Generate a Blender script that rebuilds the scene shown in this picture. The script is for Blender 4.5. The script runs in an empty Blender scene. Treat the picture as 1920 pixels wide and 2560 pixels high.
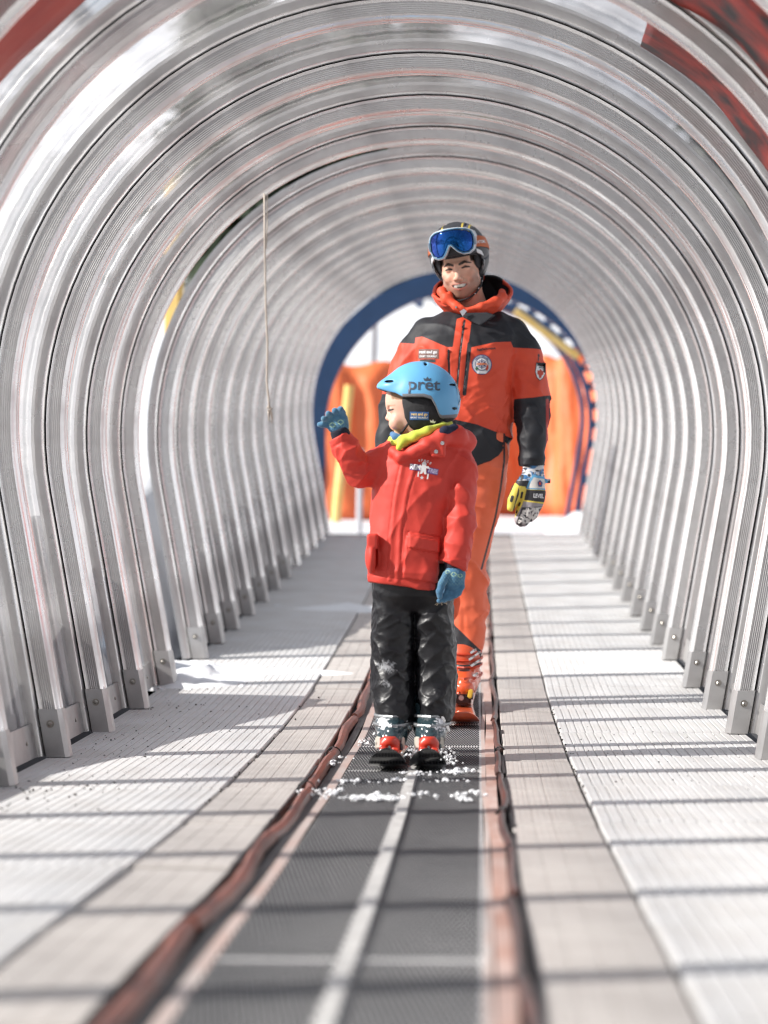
import bpy, bmesh, math, random
import numpy as np
from mathutils import Vector, Matrix, Euler
from mathutils.bvhtree import BVHTree

R = math.radians
scene = bpy.context.scene
C = scene.collection
random.seed(7)
rng = np.random.default_rng(11)

# ------------------------------------------------------------------ camera
CAM = Vector((0.204, 0.0, 0.76))
cd = bpy.data.cameras.new('camera')
cam = bpy.data.objects.new('camera', cd)
C.objects.link(cam)
cam.location = CAM
cam.rotation_euler = (R(90), 0, R(1.98))
cd.sensor_fit = 'HORIZONTAL'
cd.sensor_width = 24.0
cd.lens = 85.0
cd.clip_start = 0.05
cd.clip_end = 4000
cd.dof.use_dof = True
cd.dof.focus_distance = 9.2
cd.dof.aperture_fstop = 2.4
scene.camera = cam

# ------------------------------------------------------------------ sky + sun
SUN_EL, SUN_AZ = R(33), R(15)           # from the left, a little in front of the tunnel's cross direction
to_sun = Vector((-math.cos(SUN_AZ) * math.cos(SUN_EL), -math.sin(SUN_AZ) * math.cos(SUN_EL), math.sin(SUN_EL)))
world = bpy.data.worlds.new('World')
scene.world = world
world.use_nodes = True
wn = world.node_tree.nodes
wl = world.node_tree.links
sky = wn.new('ShaderNodeTexSky')
sky.sky_type = 'NISHITA'
sky.sun_disc = False
sky.sun_elevation = SUN_EL
sky.sun_rotation = math.atan2(to_sun.x, to_sun.y)
sky.altitude = 1800
sky.dust_density = 1.5
bg = wn['Background']
bg.inputs['Strength'].default_value = 0.115
hs = wn.new('ShaderNodeHueSaturation'); hs.inputs['Saturation'].default_value = 0.42   # the camera's white balance
wl.new(sky.outputs[0], hs.inputs['Color']); wl.new(hs.outputs[0], bg.inputs['Color'])
sd = bpy.data.lights.new('sun', 'SUN')
sun = bpy.data.objects.new('sun', sd)
C.objects.link(sun)
sd.energy = 5.0
sd.angle = R(0.5)
sd.color = (1.0, 0.965, 0.915)
sun.rotation_euler = to_sun.to_track_quat('Z', 'Y').to_euler()
sun.location = (-6, -2, 8)

vs = scene.view_settings
vs.view_transform = 'Standard'
vs.look = 'None'
vs.exposure = 0.78
vs.gamma = 1.0
vs.use_curve_mapping = False
scene.cycles.transparent_max_bounces = 40
scene.cycles.max_bounces = 8
scene.cycles.diffuse_bounces = 4
scene.cycles.glossy_bounces = 4
scene.cycles.transmission_bounces = 4
scene.cycles.caustics_reflective = False
scene.cycles.caustics_refractive = False
scene.cycles.sample_clamp_indirect = 6.0
scene.cycles.use_denoising = True
scene.cycles.filter_width = 1.15

# ------------------------------------------------------------------ object helpers
def link(o, parent=None):
    C.objects.link(o)
    if parent is not None:
        o.parent = parent
    return o

def tag(o, label=None, cat=None, group=None, kind=None):
    if label: o['label'] = label
    if cat: o['category'] = cat
    if group: o['group'] = group
    if kind: o['kind'] = kind
    return o

def empty(name, loc=(0, 0, 0), rz=0.0, parent=None):
    o = bpy.data.objects.new(name, None)
    o.empty_display_size = 0.1
    link(o, parent)
    o.location = loc
    o.rotation_euler = (0, 0, rz)
    return o

def mesh_of(name, V, F, mat=None, smooth=False):
    me = bpy.data.meshes.new(name)
    if isinstance(V, np.ndarray):
        V = V.tolist()
    if isinstance(F, np.ndarray):
        F = F.tolist()
    me.from_pydata(V, [], F)
    if mat is not None:
        for m in (mat if isinstance(mat, (list, tuple)) else [mat]):
            me.materials.append(m)
    if smooth:
        me.polygons.foreach_set('use_smooth', [True] * len(me.polygons))
    me.update()
    return me

def obj(name, me, parent=None, loc=(0, 0, 0), rot=(0, 0, 0), scale=None):
    o = bpy.data.objects.new(name, me)
    link(o, parent)
    o.location = loc
    o.rotation_euler = rot
    if scale: o.scale = scale
    return o

class MB:
    """collects shapes into one mesh"""
    def __init__(s): s.V = []; s.F = []
    def add(s, V, F):
        n = len(s.V)
        s.V += [tuple(v) for v in V]
        s.F += [tuple(i + n for i in f) for f in F]
        return s
    def box(s, c, d, rot=None, bev=0.0):
        x, y, z = d[0] / 2, d[1] / 2, d[2] / 2
        V = []
        if bev <= 0:
            V = [Vector((a * x, b * y, e * z)) for a in (-1, 1) for b in (-1, 1) for e in (-1, 1)]
            F = [(0, 1, 3, 2), (4, 6, 7, 5), (0, 4, 5, 1), (2, 3, 7, 6), (0, 2, 6, 4), (1, 5, 7, 3)]
        else:
            bm = bmesh.new()
            bmesh.ops.create_cube(bm, size=1)
            for v in bm.verts: v.co = Vector((v.co.x * 2 * x, v.co.y * 2 * y, v.co.z * 2 * z))
            bmesh.ops.bevel(bm, geom=bm.edges[:], offset=bev, segments=2, affect='EDGES')
            bm.verts.index_update()
            V = [v.co.copy() for v in bm.verts]
            F = [tuple(v.index for v in f.verts) for f in bm.faces]
            bm.free()
        if rot is not None:
            M = rot if isinstance(rot, Matrix) else Euler(rot).to_matrix()
            V = [M @ v for v in V]
        c = Vector(c)
        return s.add([v + c for v in V], F)
    def tube(s, pts, r, n=10, caps=True):
        pts = [Vector(p) for p in pts]
        rs = r if isinstance(r, (list, tuple)) else [r] * len(pts)
        V = []; F = []
        up = Vector((0, 0, 1))
        for i, p in enumerate(pts):
            t = (pts[min(i + 1, len(pts) - 1)] - pts[max(i - 1, 0)]).normalized()
            a = t.cross(up)
            if a.length < 1e-3: a = t.cross(Vector((0, 1, 0)))
            a.normalize(); b = t.cross(a).normalized()
            for k in range(n):
                q = 2 * math.pi * k / n
                V.append(p + (a * math.cos(q) + b * math.sin(q)) * rs[i])
        for i in range(len(pts) - 1):
            for k in range(n):
                F.append((i * n + k, i * n + (k + 1) % n, (i + 1) * n + (k + 1) % n, (i + 1) * n + k))
        if caps:
            F.append(tuple(range(n))[::-1]); F.append(tuple((len(pts) - 1) * n + k for k in range(n)))
        return s.add(V, F)
    def build(s, name, mat, parent=None, smooth=False, **k):
        return obj(name, mesh_of(name, s.V, s.F, mat, smooth), parent, **k)

# ------------------------------------------------------------------ materials
def mat(name, col, rough=0.5, metal=0.0, bump=None, var=None, spec=None, coat=0.0, sheen=0.0, trans=0.0, sss=0.0):
    """col rgb; bump=(scale,strength,distance[,stretch xyz]); var=(scale, colour2, amount[,stretch])"""
    m = bpy.data.materials.new(name); m.use_nodes = True
    nt = m.node_tree; N = nt.nodes; L = nt.links
    b = N['Principled BSDF']
    b.inputs['Base Color'].default_value = (*col, 1)
    b.inputs['Roughness'].default_value = rough
    b.inputs['Metallic'].default_value = metal
    if spec is not None: b.inputs['Specular IOR Level'].default_value = spec
    if coat: b.inputs['Coat Weight'].default_value = coat; b.inputs['Coat Roughness'].default_value = 0.12
    if sheen: b.inputs['Sheen Weight'].default_value = sheen
    if sss:
        b.inputs['Subsurface Weight'].default_value = sss
        b.inputs['Subsurface Radius'].default_value = (0.012, 0.004, 0.002)
        b.inputs['Subsurface Scale'].default_value = 1.0
    tc = N.new('ShaderNodeTexCoord')
    if var:
        mp = N.new('ShaderNodeMapping'); L.new(tc.outputs['Object'], mp.inputs[0])
        if len(var) > 3: mp.inputs['Scale'].default_value = var[3]
        n = N.new('ShaderNodeTexNoise'); n.inputs['Scale'].default_value = var[0]; n.inputs['Detail'].default_value = 6
        L.new(mp.outputs[0], n.inputs['Vector'])
        mr = N.new('ShaderNodeMapRange'); mr.inputs[1].default_value = 0.38; mr.inputs[2].default_value = 0.68
        mr.inputs[4].default_value = var[2]
        L.new(n.outputs[0], mr.inputs[0])
        mx = N.new('ShaderNodeMix'); mx.data_type = 'RGBA'
        mx.inputs[6].default_value = (*col, 1); mx.inputs[7].default_value = (*var[1], 1)
        L.new(mr.outputs[0], mx.inputs[0]); L.new(mx.outputs[2], b.inputs['Base Color'])
    if bump:
        mp = N.new('ShaderNodeMapping'); L.new(tc.outputs['Object'], mp.inputs[0])
        if len(bump) > 3: mp.inputs['Scale'].default_value = bump[3]
        n = N.new('ShaderNodeTexNoise'); n.inputs['Scale'].default_value = bump[0]; n.inputs['Detail'].default_value = 5
        L.new(mp.outputs[0], n.inputs['Vector'])
        bp = N.new('ShaderNodeBump'); bp.inputs['Strength'].default_value = bump[1]; bp.inputs['Distance'].default_value = bump[2]
        L.new(n.outputs[0], bp.inputs['Height']); L.new(bp.outputs[0], b.inputs['Normal'])
    return m

def layer(m, attr, col, soft=0.0006, rough=None, metal=None, amount=1.0):
    """lay a colour where the float attribute (a signed distance, metres) is negative"""
    nt = m.node_tree; N = nt.nodes; L = nt.links
    b = N['Principled BSDF']
    at = N.new('ShaderNodeAttribute'); at.attribute_name = attr
    mr = N.new('ShaderNodeMapRange'); mr.clamp = True
    mr.inputs[1].default_value = soft; mr.inputs[2].default_value = -soft
    mr.inputs[3].default_value = 0.0; mr.inputs[4].default_value = amount
    L.new(at.outputs['Fac'], mr.inputs[0])
    def chain(sock, val, isc):
        mx = N.new('ShaderNodeMix'); mx.data_type = 'RGBA' if isc else 'FLOAT'
        ia, ib, oo = (6, 7, 2) if isc else (2, 3, 0)
        if b.inputs[sock].is_linked:
            L.new(b.inputs[sock].links[0].from_socket, mx.inputs[ia])
        else:
            mx.inputs[ia].default_value = b.inputs[sock].default_value
        mx.inputs[ib].default_value = (*val, 1) if isc else val
        L.new(mr.outputs[0], mx.inputs[0]); L.new(mx.outputs[oo], b.inputs[sock])
    chain('Base Color', col, True)
    if rough is not None: chain('Roughness', rough, False)
    if metal is not None: chain('Metallic', metal, False)
    return m

def attr(me, name, arr):
    a = me.attributes.new(name, 'FLOAT', 'POINT')
    a.data.foreach_set('value', np.asarray(arr, dtype=np.float32))

# ------------------------------------------------------------------ noise and signed-distance modelling
_T = rng.random(4096).astype(np.float32)
def vn(x, y, z, seed=0):
    xi = np.floor(x).astype(np.int64); yi = np.floor(y).astype(np.int64); zi = np.floor(z).astype(np.int64)
    fx = (x - xi).astype(np.float32); fy = (y - yi).astype(np.float32); fz_ = (z - zi).astype(np.float32)
    fx = fx * fx * (3 - 2 * fx); fy = fy * fy * (3 - 2 * fy); fz_ = fz_ * fz_ * (3 - 2 * fz_)
    def h(a, b, c):
        return _T[((xi + a) * 73856093 ^ (yi + b) * 19349663 ^ (zi + c) * 83492791 ^ (seed * 2654435)) & 4095]
    r = 0
    for a in (0, 1):
        wa = fx if a else 1 - fx
        for b in (0, 1):
            wb = fy if b else 1 - fy
            r = r + wa * wb * (h(a, b, 0) * (1 - fz_) + h(a, b, 1) * fz_)
    return r

def ridge(x, y, z, seed=0, p=2.0):
    return (1 - np.abs(2 * vn(x, y, z, seed) - 1)) ** p

def dot_dir(P, d):
    d = Vector(d).normalized()
    return P[0] * d.x + P[1] * d.y + P[2] * d.z

def folds(P, along, freq=9, stretch=4.0, seed=0, warp=0.35, p=2.5):
    """cloth folds running along a direction"""
    d = Vector(along).normalized()
    a = dot_dir(P, d)
    o = d.orthogonal().normalized(); q = d.cross(o)
    u = dot_dir(P, o); v = dot_dir(P, q)
    w = vn(P[0] * 7, P[1] * 7, P[2] * 7, seed + 5) * warp
    return ridge(a * freq / stretch + w, u * freq + w * 2, v * freq + w, seed, p) - 0.3

def cap(P, a, b, ra, rb, sy=1.0):
    a = np.array(a, dtype=np.float32); b = np.array(b, dtype=np.float32)
    A = [P[0] - a[0], (P[1] - a[1]) / sy, P[2] - a[2]]
    D = b - a; D[1] /= sy
    L2 = float((D * D).sum()) + 1e-9
    t = np.clip((A[0] * D[0] + A[1] * D[1] + A[2] * D[2]) / L2, 0, 1)
    return (np.sqrt((A[0] - t * D[0]) ** 2 + (A[1] - t * D[1]) ** 2 + (A[2] - t * D[2]) ** 2) - (ra + (rb - ra) * t))

def ell(P, c, r):
    q = [(P[i] - c[i]) / r[i] for i in range(3)]
    k0 = np.sqrt(q[0] ** 2 + q[1] ** 2 + q[2] ** 2) + 1e-6
    k1 = np.sqrt((q[0] / r[0]) ** 2 + (q[1] / r[1]) ** 2 + (q[2] / r[2]) ** 2) + 1e-6
    return k0 * (k0 - 1) / k1

def rbox(P, c, hd, r=0.0):
    q = [np.abs(P[i] - c[i]) - (hd[i] - r) for i in range(3)]
    o = np.sqrt(sum(np.maximum(a, 0) ** 2 for a in q))
    return o + np.minimum(np.maximum(np.maximum(q[0], q[1]), q[2]), 0) - r

def smin(a, b, k=0.02):
    h = np.clip(0.5 + 0.5 * (b - a) / k, 0, 1)
    return b + (a - b) * h - k * h * (1 - h)
def smax(a, b, k=0.01): return -smin(-a, -b, k)

def chain(P, pts, k=0.015, sy=1.0):
    d = None
    for (a, b) in zip(pts[:-1], pts[1:]):
        c = cap(P, a[:3], b[:3], a[3], b[3], sy)
        d = c if d is None else smin(d, c, k)
    return d

def stack(P, rows, n=2.3, k=0.01):
    """rows: (z, xl, xr, yc, wy) - a body of elliptical slices"""
    rows = sorted(rows)
    z = np.array([r[0] for r in rows]); f = lambda j: np.array([r[j] for r in rows])
    Z = P[2]
    xl = np.interp(Z, z, f(1)); xr = np.interp(Z, z, f(2)); yc = np.interp(Z, z, f(3)); wy = np.interp(Z, z, f(4))
    wx = (xr - xl) / 2
    q = (np.abs((P[0] - (xl + xr) / 2) / wx) ** n + np.abs((P[1] - yc) / wy) ** n) ** (1 / n)
    d = (q - 1) * np.minimum(wx, wy)
    return smax(smax(d, Z - z[-1], k), z[0] - Z, k)

def poly2(x, z, pts):
    """signed distance to a polygon in the x/z plane (negative inside)"""
    pts = [np.array(p, dtype=np.float32) for p in pts]
    d = np.full(np.shape(x), 1e9, dtype=np.float32); s = np.ones(np.shape(x), dtype=np.float32)
    for i in range(len(pts)):
        a = pts[i]; b = pts[i - 1]
        ex, ez = b - a
        wx, wz = x - a[0], z - a[1]
        t = np.clip((wx * ex + wz * ez) / (ex * ex + ez * ez + 1e-12), 0, 1)
        d = np.minimum(d, (wx - ex * t) ** 2 + (wz - ez * t) ** 2)
        c1 = z >= a[1]; c2 = z < b[1]; c3 = ex * wz > ez * wx
        s = np.where((c1 & c2 & c3) | (~c1 & ~c2 & ~c3), -s, s)
    return s * np.sqrt(d)

def nets(fn, b0, b1, h):
    """surface nets of a signed-distance function"""
    ax = [np.arange(b0[i], b1[i] + h, h, dtype=np.float32) for i in range(3)]
    X, Y, Z = np.meshgrid(*ax, indexing='ij')
    D = fn((X, Y, Z)).astype(np.float32)
    D[0], D[-1], D[:, 0], D[:, -1], D[:, :, 0], D[:, :, -1] = (np.abs(D[0]) + h, np.abs(D[-1]) + h, np.abs(D[:, 0]) + h,
                                                              np.abs(D[:, -1]) + h, np.abs(D[:, :, 0]) + h, np.abs(D[:, :, -1]) + h)
    S = D < 0
    nx, ny, nz = D.shape
    cs = [S[i:nx - 1 + i, j:ny - 1 + j, k:nz - 1 + k] for i in (0, 1) for j in (0, 1) for k in (0, 1)]
    cnt = sum(c.astype(np.int8) for c in cs)
    act = (cnt > 0) & (cnt < 8)
    idx = np.full(act.shape, -1, dtype=np.int64)
    I, J, K = np.nonzero(act)
    idx[I, J, K] = np.arange(len(I))
    acc = np.zeros((len(I), 3)); num = np.zeros(len(I))
    corners = [(i, j, k) for i in (0, 1) for j in (0, 1) for k in (0, 1)]
    for a in range(8):
        for b in range(a + 1, 8):
            ca, cb = corners[a], corners[b]
            if sum(abs(ca[t] - cb[t]) for t in range(3)) != 1: continue
            da = D[I + ca[0], J + ca[1], K + ca[2]]; db = D[I + cb[0], J + cb[1], K + cb[2]]
            m = (da < 0) != (db < 0)
            t = np.where(m, da / (da - db + 1e-12), 0)
            for q in range(3):
                acc[:, q] += np.where(m, ca[q] + t * (cb[q] - ca[q]), 0)
            num += m
    V = acc / num[:, None]
    V = np.stack([ax[0][I] + V[:, 0] * h, ax[1][J] + V[:, 1] * h, ax[2][K] + V[:, 2] * h], 1)
    F = []
    for axn in range(3):
        sl0 = [slice(1, -1)] * 3; sl1 = [slice(1, -1)] * 3
        sl0[axn] = slice(0, -1); sl1[axn] = slice(1, None)
        A = S[tuple(sl0)]; B = S[tuple(sl1)]
        e = np.nonzero(A != B)
        inside = A[e]
        p = [e[0] + 1, e[1] + 1, e[2] + 1]; p[axn] = e[axn]
        u, v = (axn + 1) % 3, (axn + 2) % 3
        def at(du, dv):
            q = [p[0].copy(), p[1].copy(), p[2].copy()]
            q[u] = q[u] - 1 + du; q[v] = q[v] - 1 + dv
            return idx[q[0], q[1], q[2]]
        q = np.stack([at(0, 0), at(1, 0), at(1, 1), at(0, 1)], 1)
        q[~inside] = q[~inside][:, ::-1]
        F.append(q)
    F = np.concatenate(F)
    F = F[(F >= 0).all(1)]
    return V, F

def sdf_obj(name, fn, b0, b1, h, m, parent=None, attrs=None, **k):
    V, F = nets(fn, b0, b1, h)
    me = mesh_of(name, V, F, m, True)
    if attrs:
        P = (V[:, 0], V[:, 1], V[:, 2])
        for an, af in attrs.items():
            attr(me, an, af(P))
    return obj(name, me, parent, **k)

def bvh(o):
    me = o.data
    return BVHTree.FromPolygons([v.co for v in me.vertices], [tuple(p.vertices) for p in me.polygons])

def put(V, F, tree, name, m, parent, off=0.0015, d=(0, 1, 0), Mx=None):
    """lay a flat drawing (x, z) against the surface of a mesh, along direction d"""
    d = Vector(d).normalized(); out = []
    last = None
    for v in V:
        p = Vector(v)
        hit = tree.ray_cast(p - d * 0.6, d)
        if hit[0] is not None: last = (hit[0] - p).dot(d); q = hit[0] - d * off
        else: q = p + d * ((last if last is not None else 0)) - d * off
        out.append(q)
    me = mesh_of(name, [tuple(v) for v in out], F, m)
    return obj(name, me, parent)

def text_vf(s, size, bold=0.0, shear=0.0, sx=1.0):
    cu = bpy.data.curves.new('t', 'FONT'); cu.body = s; cu.size = size; cu.align_x = 'CENTER'; cu.align_y = 'CENTER'
    cu.offset = bold; cu.shear = shear; cu.resolution_u = 3
    o = bpy.data.objects.new('t', cu); C.objects.link(o)
    dg = bpy.context.evaluated_depsgraph_get()
    me = bpy.data.meshes.new_from_object(o.evaluated_get(dg))
    V = [(v.co.x * sx, v.co.y) for v in me.vertices]; F = [tuple(p.vertices) for p in me.polygons]
    bpy.data.objects.remove(o); bpy.data.meshes.remove(me); bpy.data.curves.remove(cu)
    return V, F

def text_on(s, size, c, tree, name, m, parent, rot=0.0, off=0.002, bold=0.0, sx=1.0, shear=0.0, y=0.0):
    V, F = text_vf(s, size, bold, shear, sx)
    ca, sa = math.cos(rot), math.sin(rot)
    V = [(c[0] + a * ca - b * sa, y, c[1] + a * sa + b * ca) for a, b in V]
    return put(V, F, tree, name, m, parent, off)

def shape_on(pts, c, tree, name, m, parent, rot=0.0, off=0.0015, n=3):
    """filled polygon given by pts around c, laid on a surface with inner rings so that it follows the curve"""
    ca, sa = math.cos(rot), math.sin(rot)
    V = [(c[0], 0, c[1])]; F = []
    for r in range(1, n + 1):
        for a, b in pts:
            a, b = a * r / n, b * r / n
            V.append((c[0] + a * ca - b * sa, 0, c[1] + a * sa + b * ca))
    k = len(pts)
    for i in range(k):
        F.append((0, 1 + i, 1 + (i + 1) % k))
        for r in range(n - 1):
            F.append((1 + r * k + i, 1 + (r + 1) * k + i, 1 + (r + 1) * k + (i + 1) % k, 1 + r * k + (i + 1) % k))
    return put(V, F, tree, name, m, parent, off)

def circ(r, n=28, ry=None): return [(r * math.cos(2 * math.pi * i / n), (ry or r) * math.sin(2 * math.pi * i / n)) for i in range(n)]
def rect(w, h, k=6):
    p = []
    for i in range(k): p.append((-w / 2 + w * i / k, -h / 2))
    for i in range(k): p.append((w / 2, -h / 2 + h * i / k))
    for i in range(k): p.append((w / 2 - w * i / k, h / 2))
    for i in range(k): p.append((-w / 2, h / 2 - h * i / k))
    return p
# ------------------------------------------------------------------ floor profile (the lift bends upward towards its far end)
_ty = [-4, 0, 2, 3.9, 4.8, 5.6, 6.6, 7.5, 8.4, 9.3, 10.3, 11.3, 12.4, 13.6, 14.5, 15.6, 18, 20.6, 22.7, 25, 28]
_tz = [.30, .20, .16, .115, .080, .056, .028, .010, 0, -.003, .003, .023, .062, .108, .142, .180, .295, .431, .532, .635, .75]
_yy = np.arange(-4, 28, 0.1)
_zz = np.interp(_yy, _ty, _tz)
_zz = np.convolve(np.pad(_zz, 8, mode='edge'), np.ones(17) / 17, mode='valid')
def fz(y): return float(np.interp(y, _yy, _zz))
def slope(y): return (fz(y + 0.3) - fz(y - 0.3)) / 0.6

# ------------------------------------------------------------------ materials of the place
M_snow = mat('snow', (0.66, 0.67, 0.69), 0.7, bump=(3, 0.5, 0.08), var=(0.6, (0.56, 0.575, 0.60), 0.7))
M_snowbit = mat('snow_clumps', (0.86, 0.87, 0.89), 0.6, bump=(120, 0.6, 0.004))
M_tile = mat('white_tile', (0.70, 0.70, 0.70), 0.55, var=(5, (0.60, 0.58, 0.56), 0.8, (1, 0.6, 1)))
M_beige = mat('beige_plate', (0.54, 0.505, 0.475), 0.5, var=(6, (0.42, 0.385, 0.36), 0.8))
M_under = mat('floor_base', (0.06, 0.06, 0.065), 0.9)
M_dirt = mat('dark_crumbs', (0.05, 0.045, 0.04), 0.9)
M_beltbase = mat('belt_base', (0.62, 0.61, 0.60), 0.6, var=(30, (0.42, 0.42, 0.42), 0.7))
M_rubber = mat('belt_rubber', (0.052, 0.053, 0.057), 0.55, var=(9, (0.06, 0.06, 0.065), 0.7))
M_line = mat('belt_line', (0.62, 0.61, 0.59), 0.6, var=(25, (0.35, 0.34, 0.33), 0.7))
M_salmon = mat('worn_edge', (0.46, 0.27, 0.215), 0.55, var=(14, (0.60, 0.48, 0.44), 0.9, (1, 0.25, 1)))
M_pale = mat('pale_worn_edge', (0.52, 0.45, 0.42), 0.55, var=(14, (0.50, 0.34, 0.29), 0.8, (1, 0.25, 1)))
M_strip = mat('edge_strip', (0.26, 0.085, 0.055), 0.38, var=(22, (0.13, 0.05, 0.04), 0.9, (1, 0.3, 1)), bump=(90, 0.4, 0.002, (1, 0.3, 1)))
M_black = mat('black_rubber', (0.018, 0.018, 0.02), 0.6)

def alu(name, col, r0, r1):
    m = bpy.data.materials.new(name); m.use_nodes = True
    nt = m.node_tree; N = nt.nodes; L = nt.links
    b = N['Principled BSDF']
    b.inputs['Metallic'].default_value = 0.72
    tc = N.new('ShaderNodeTexCoord')
    n = N.new('ShaderNodeTexNoise'); n.inputs['Scale'].default_value = 5.0; n.inputs['Detail'].default_value = 8
    L.new(tc.outputs['Object'], n.inputs['Vector'])
    n2 = N.new('ShaderNodeTexNoise'); n2.inputs['Scale'].default_value = 130; n2.inputs['Detail'].default_value = 3
    L.new(tc.outputs['Object'], n2.inputs['Vector'])
    mr = N.new('ShaderNodeMapRange'); mr.inputs[1].default_value = 0.35; mr.inputs[2].default_value = 0.7
    mr.inputs[3].default_value = r0; mr.inputs[4].default_value = r1
    L.new(n.outputs[0], mr.inputs[0]); L.new(mr.outputs[0], b.inputs['Roughness'])
    cr = N.new('ShaderNodeMix'); cr.data_type = 'RGBA'
    cr.inputs[6].default_value = (*col, 1); cr.inputs[7].default_value = (col[0] * .66, col[1] * .64, col[2] * .64, 1)
    m2 = N.new('ShaderNodeMapRange'); m2.inputs[1].default_value = 0.45; m2.inputs[2].default_value = 0.72
    L.new(n.outputs[0], m2.inputs[0]); L.new(m2.outputs[0], cr.inputs[0]); L.new(cr.outputs[2], b.inputs['Base Color'])
    bp = N.new('ShaderNodeBump'); bp.inputs['Strength'].default_value = 0.05; bp.inputs['Distance'].default_value = 0.001
    L.new(n2.outputs[0], bp.inputs['Height']); L.new(bp.outputs[0], b.inputs['Normal'])
    return m
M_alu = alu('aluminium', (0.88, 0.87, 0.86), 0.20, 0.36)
M_alu_shade = alu('shaded_aluminium', (0.60, 0.595, 0.59), 0.24, 0.42)  # darker copy of the aluminium: the ribs' dark reflected bands put into colour
M_plate = alu('bracket_steel', (0.52, 0.515, 0.51), 0.35, 0.6)
M_bolt = mat('bolt', (0.35, 0.33, 0.3), 0.35, 1.0)

# clear, slightly dusty polycarbonate
M_panel = bpy.data.materials.new('clear_polycarbonate'); M_panel.use_nodes = True
nt = M_panel.node_tree; N = nt.nodes; L = nt.links
N.remove(N['Principled BSDF'])
out = N['Material Output']
tr = N.new('ShaderNodeBsdfTransparent'); tr.inputs[0].default_value = (0.985, 0.98, 0.975, 1)
gl = N.new('ShaderNodeBsdfGlossy'); gl.inputs['Roughness'].default_value = 0.07
df = N.new('ShaderNodeBsdfDiffuse'); df.inputs[0].default_value = (0.86, 0.84, 0.83, 1)
tl = N.new('ShaderNodeBsdfTranslucent'); tl.inputs[0].default_value = (0.88, 0.86, 0.85, 1)
lw = N.new('ShaderNodeLayerWeight'); lw.inputs['Blend'].default_value = 0.5
pw = N.new('ShaderNodeMath'); pw.operation = 'POWER'; pw.inputs[1].default_value = 3.0
L.new(lw.outputs['Facing'], pw.inputs[0])
fr = N.new('ShaderNodeMapRange'); fr.inputs[3].default_value = 0.05; fr.inputs[4].default_value = 0.85
L.new(pw.outputs[0], fr.inputs[0])
tc = N.new('ShaderNodeTexCoord')
mp = N.new('ShaderNodeMapping'); mp.inputs['Scale'].default_value = (2.2, 0.35, 2.2)
L.new(tc.outputs['Object'], mp.inputs[0])
nz = N.new('ShaderNodeTexNoise'); nz.inputs['Scale'].default_value = 2.4; nz.inputs['Detail'].default_value = 7
L.new(mp.outputs[0], nz.inputs['Vector'])
mr = N.new('ShaderNodeMapRange'); mr.inputs[1].default_value = 0.35; mr.inputs[2].default_value = 0.7
mr.inputs[3].default_value = 0.10; mr.inputs[4].default_value = 0.46
L.new(nz.outputs[0], mr.inputs[0])
bp = N.new('ShaderNodeBump'); bp.inputs['Strength'].default_value = 0.25; bp.inputs['Distance'].default_value = 0.006
L.new(nz.outputs[0], bp.inputs['Height']); L.new(bp.outputs[0], gl.inputs['Normal'])
dd = N.new('ShaderNodeMixShader'); dd.inputs[0].default_value = 0.62
L.new(df.outputs[0], dd.inputs[1]); L.new(tl.outputs[0], dd.inputs[2])
m1 = N.new('ShaderNodeMixShader'); L.new(mr.outputs[0], m1.inputs[0]); L.new(tr.outputs[0], m1.inputs[1]); L.new(dd.outputs[0], m1.inputs[2])
m2 = N.new('ShaderNodeMixShader'); L.new(fr.outputs[0], m2.inputs[0]); L.new(m1.outputs[0], m2.inputs[1]); L.new(gl.outputs[0], m2.inputs[2])
L.new(m2.outputs[0], out.inputs['Surface'])

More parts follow.
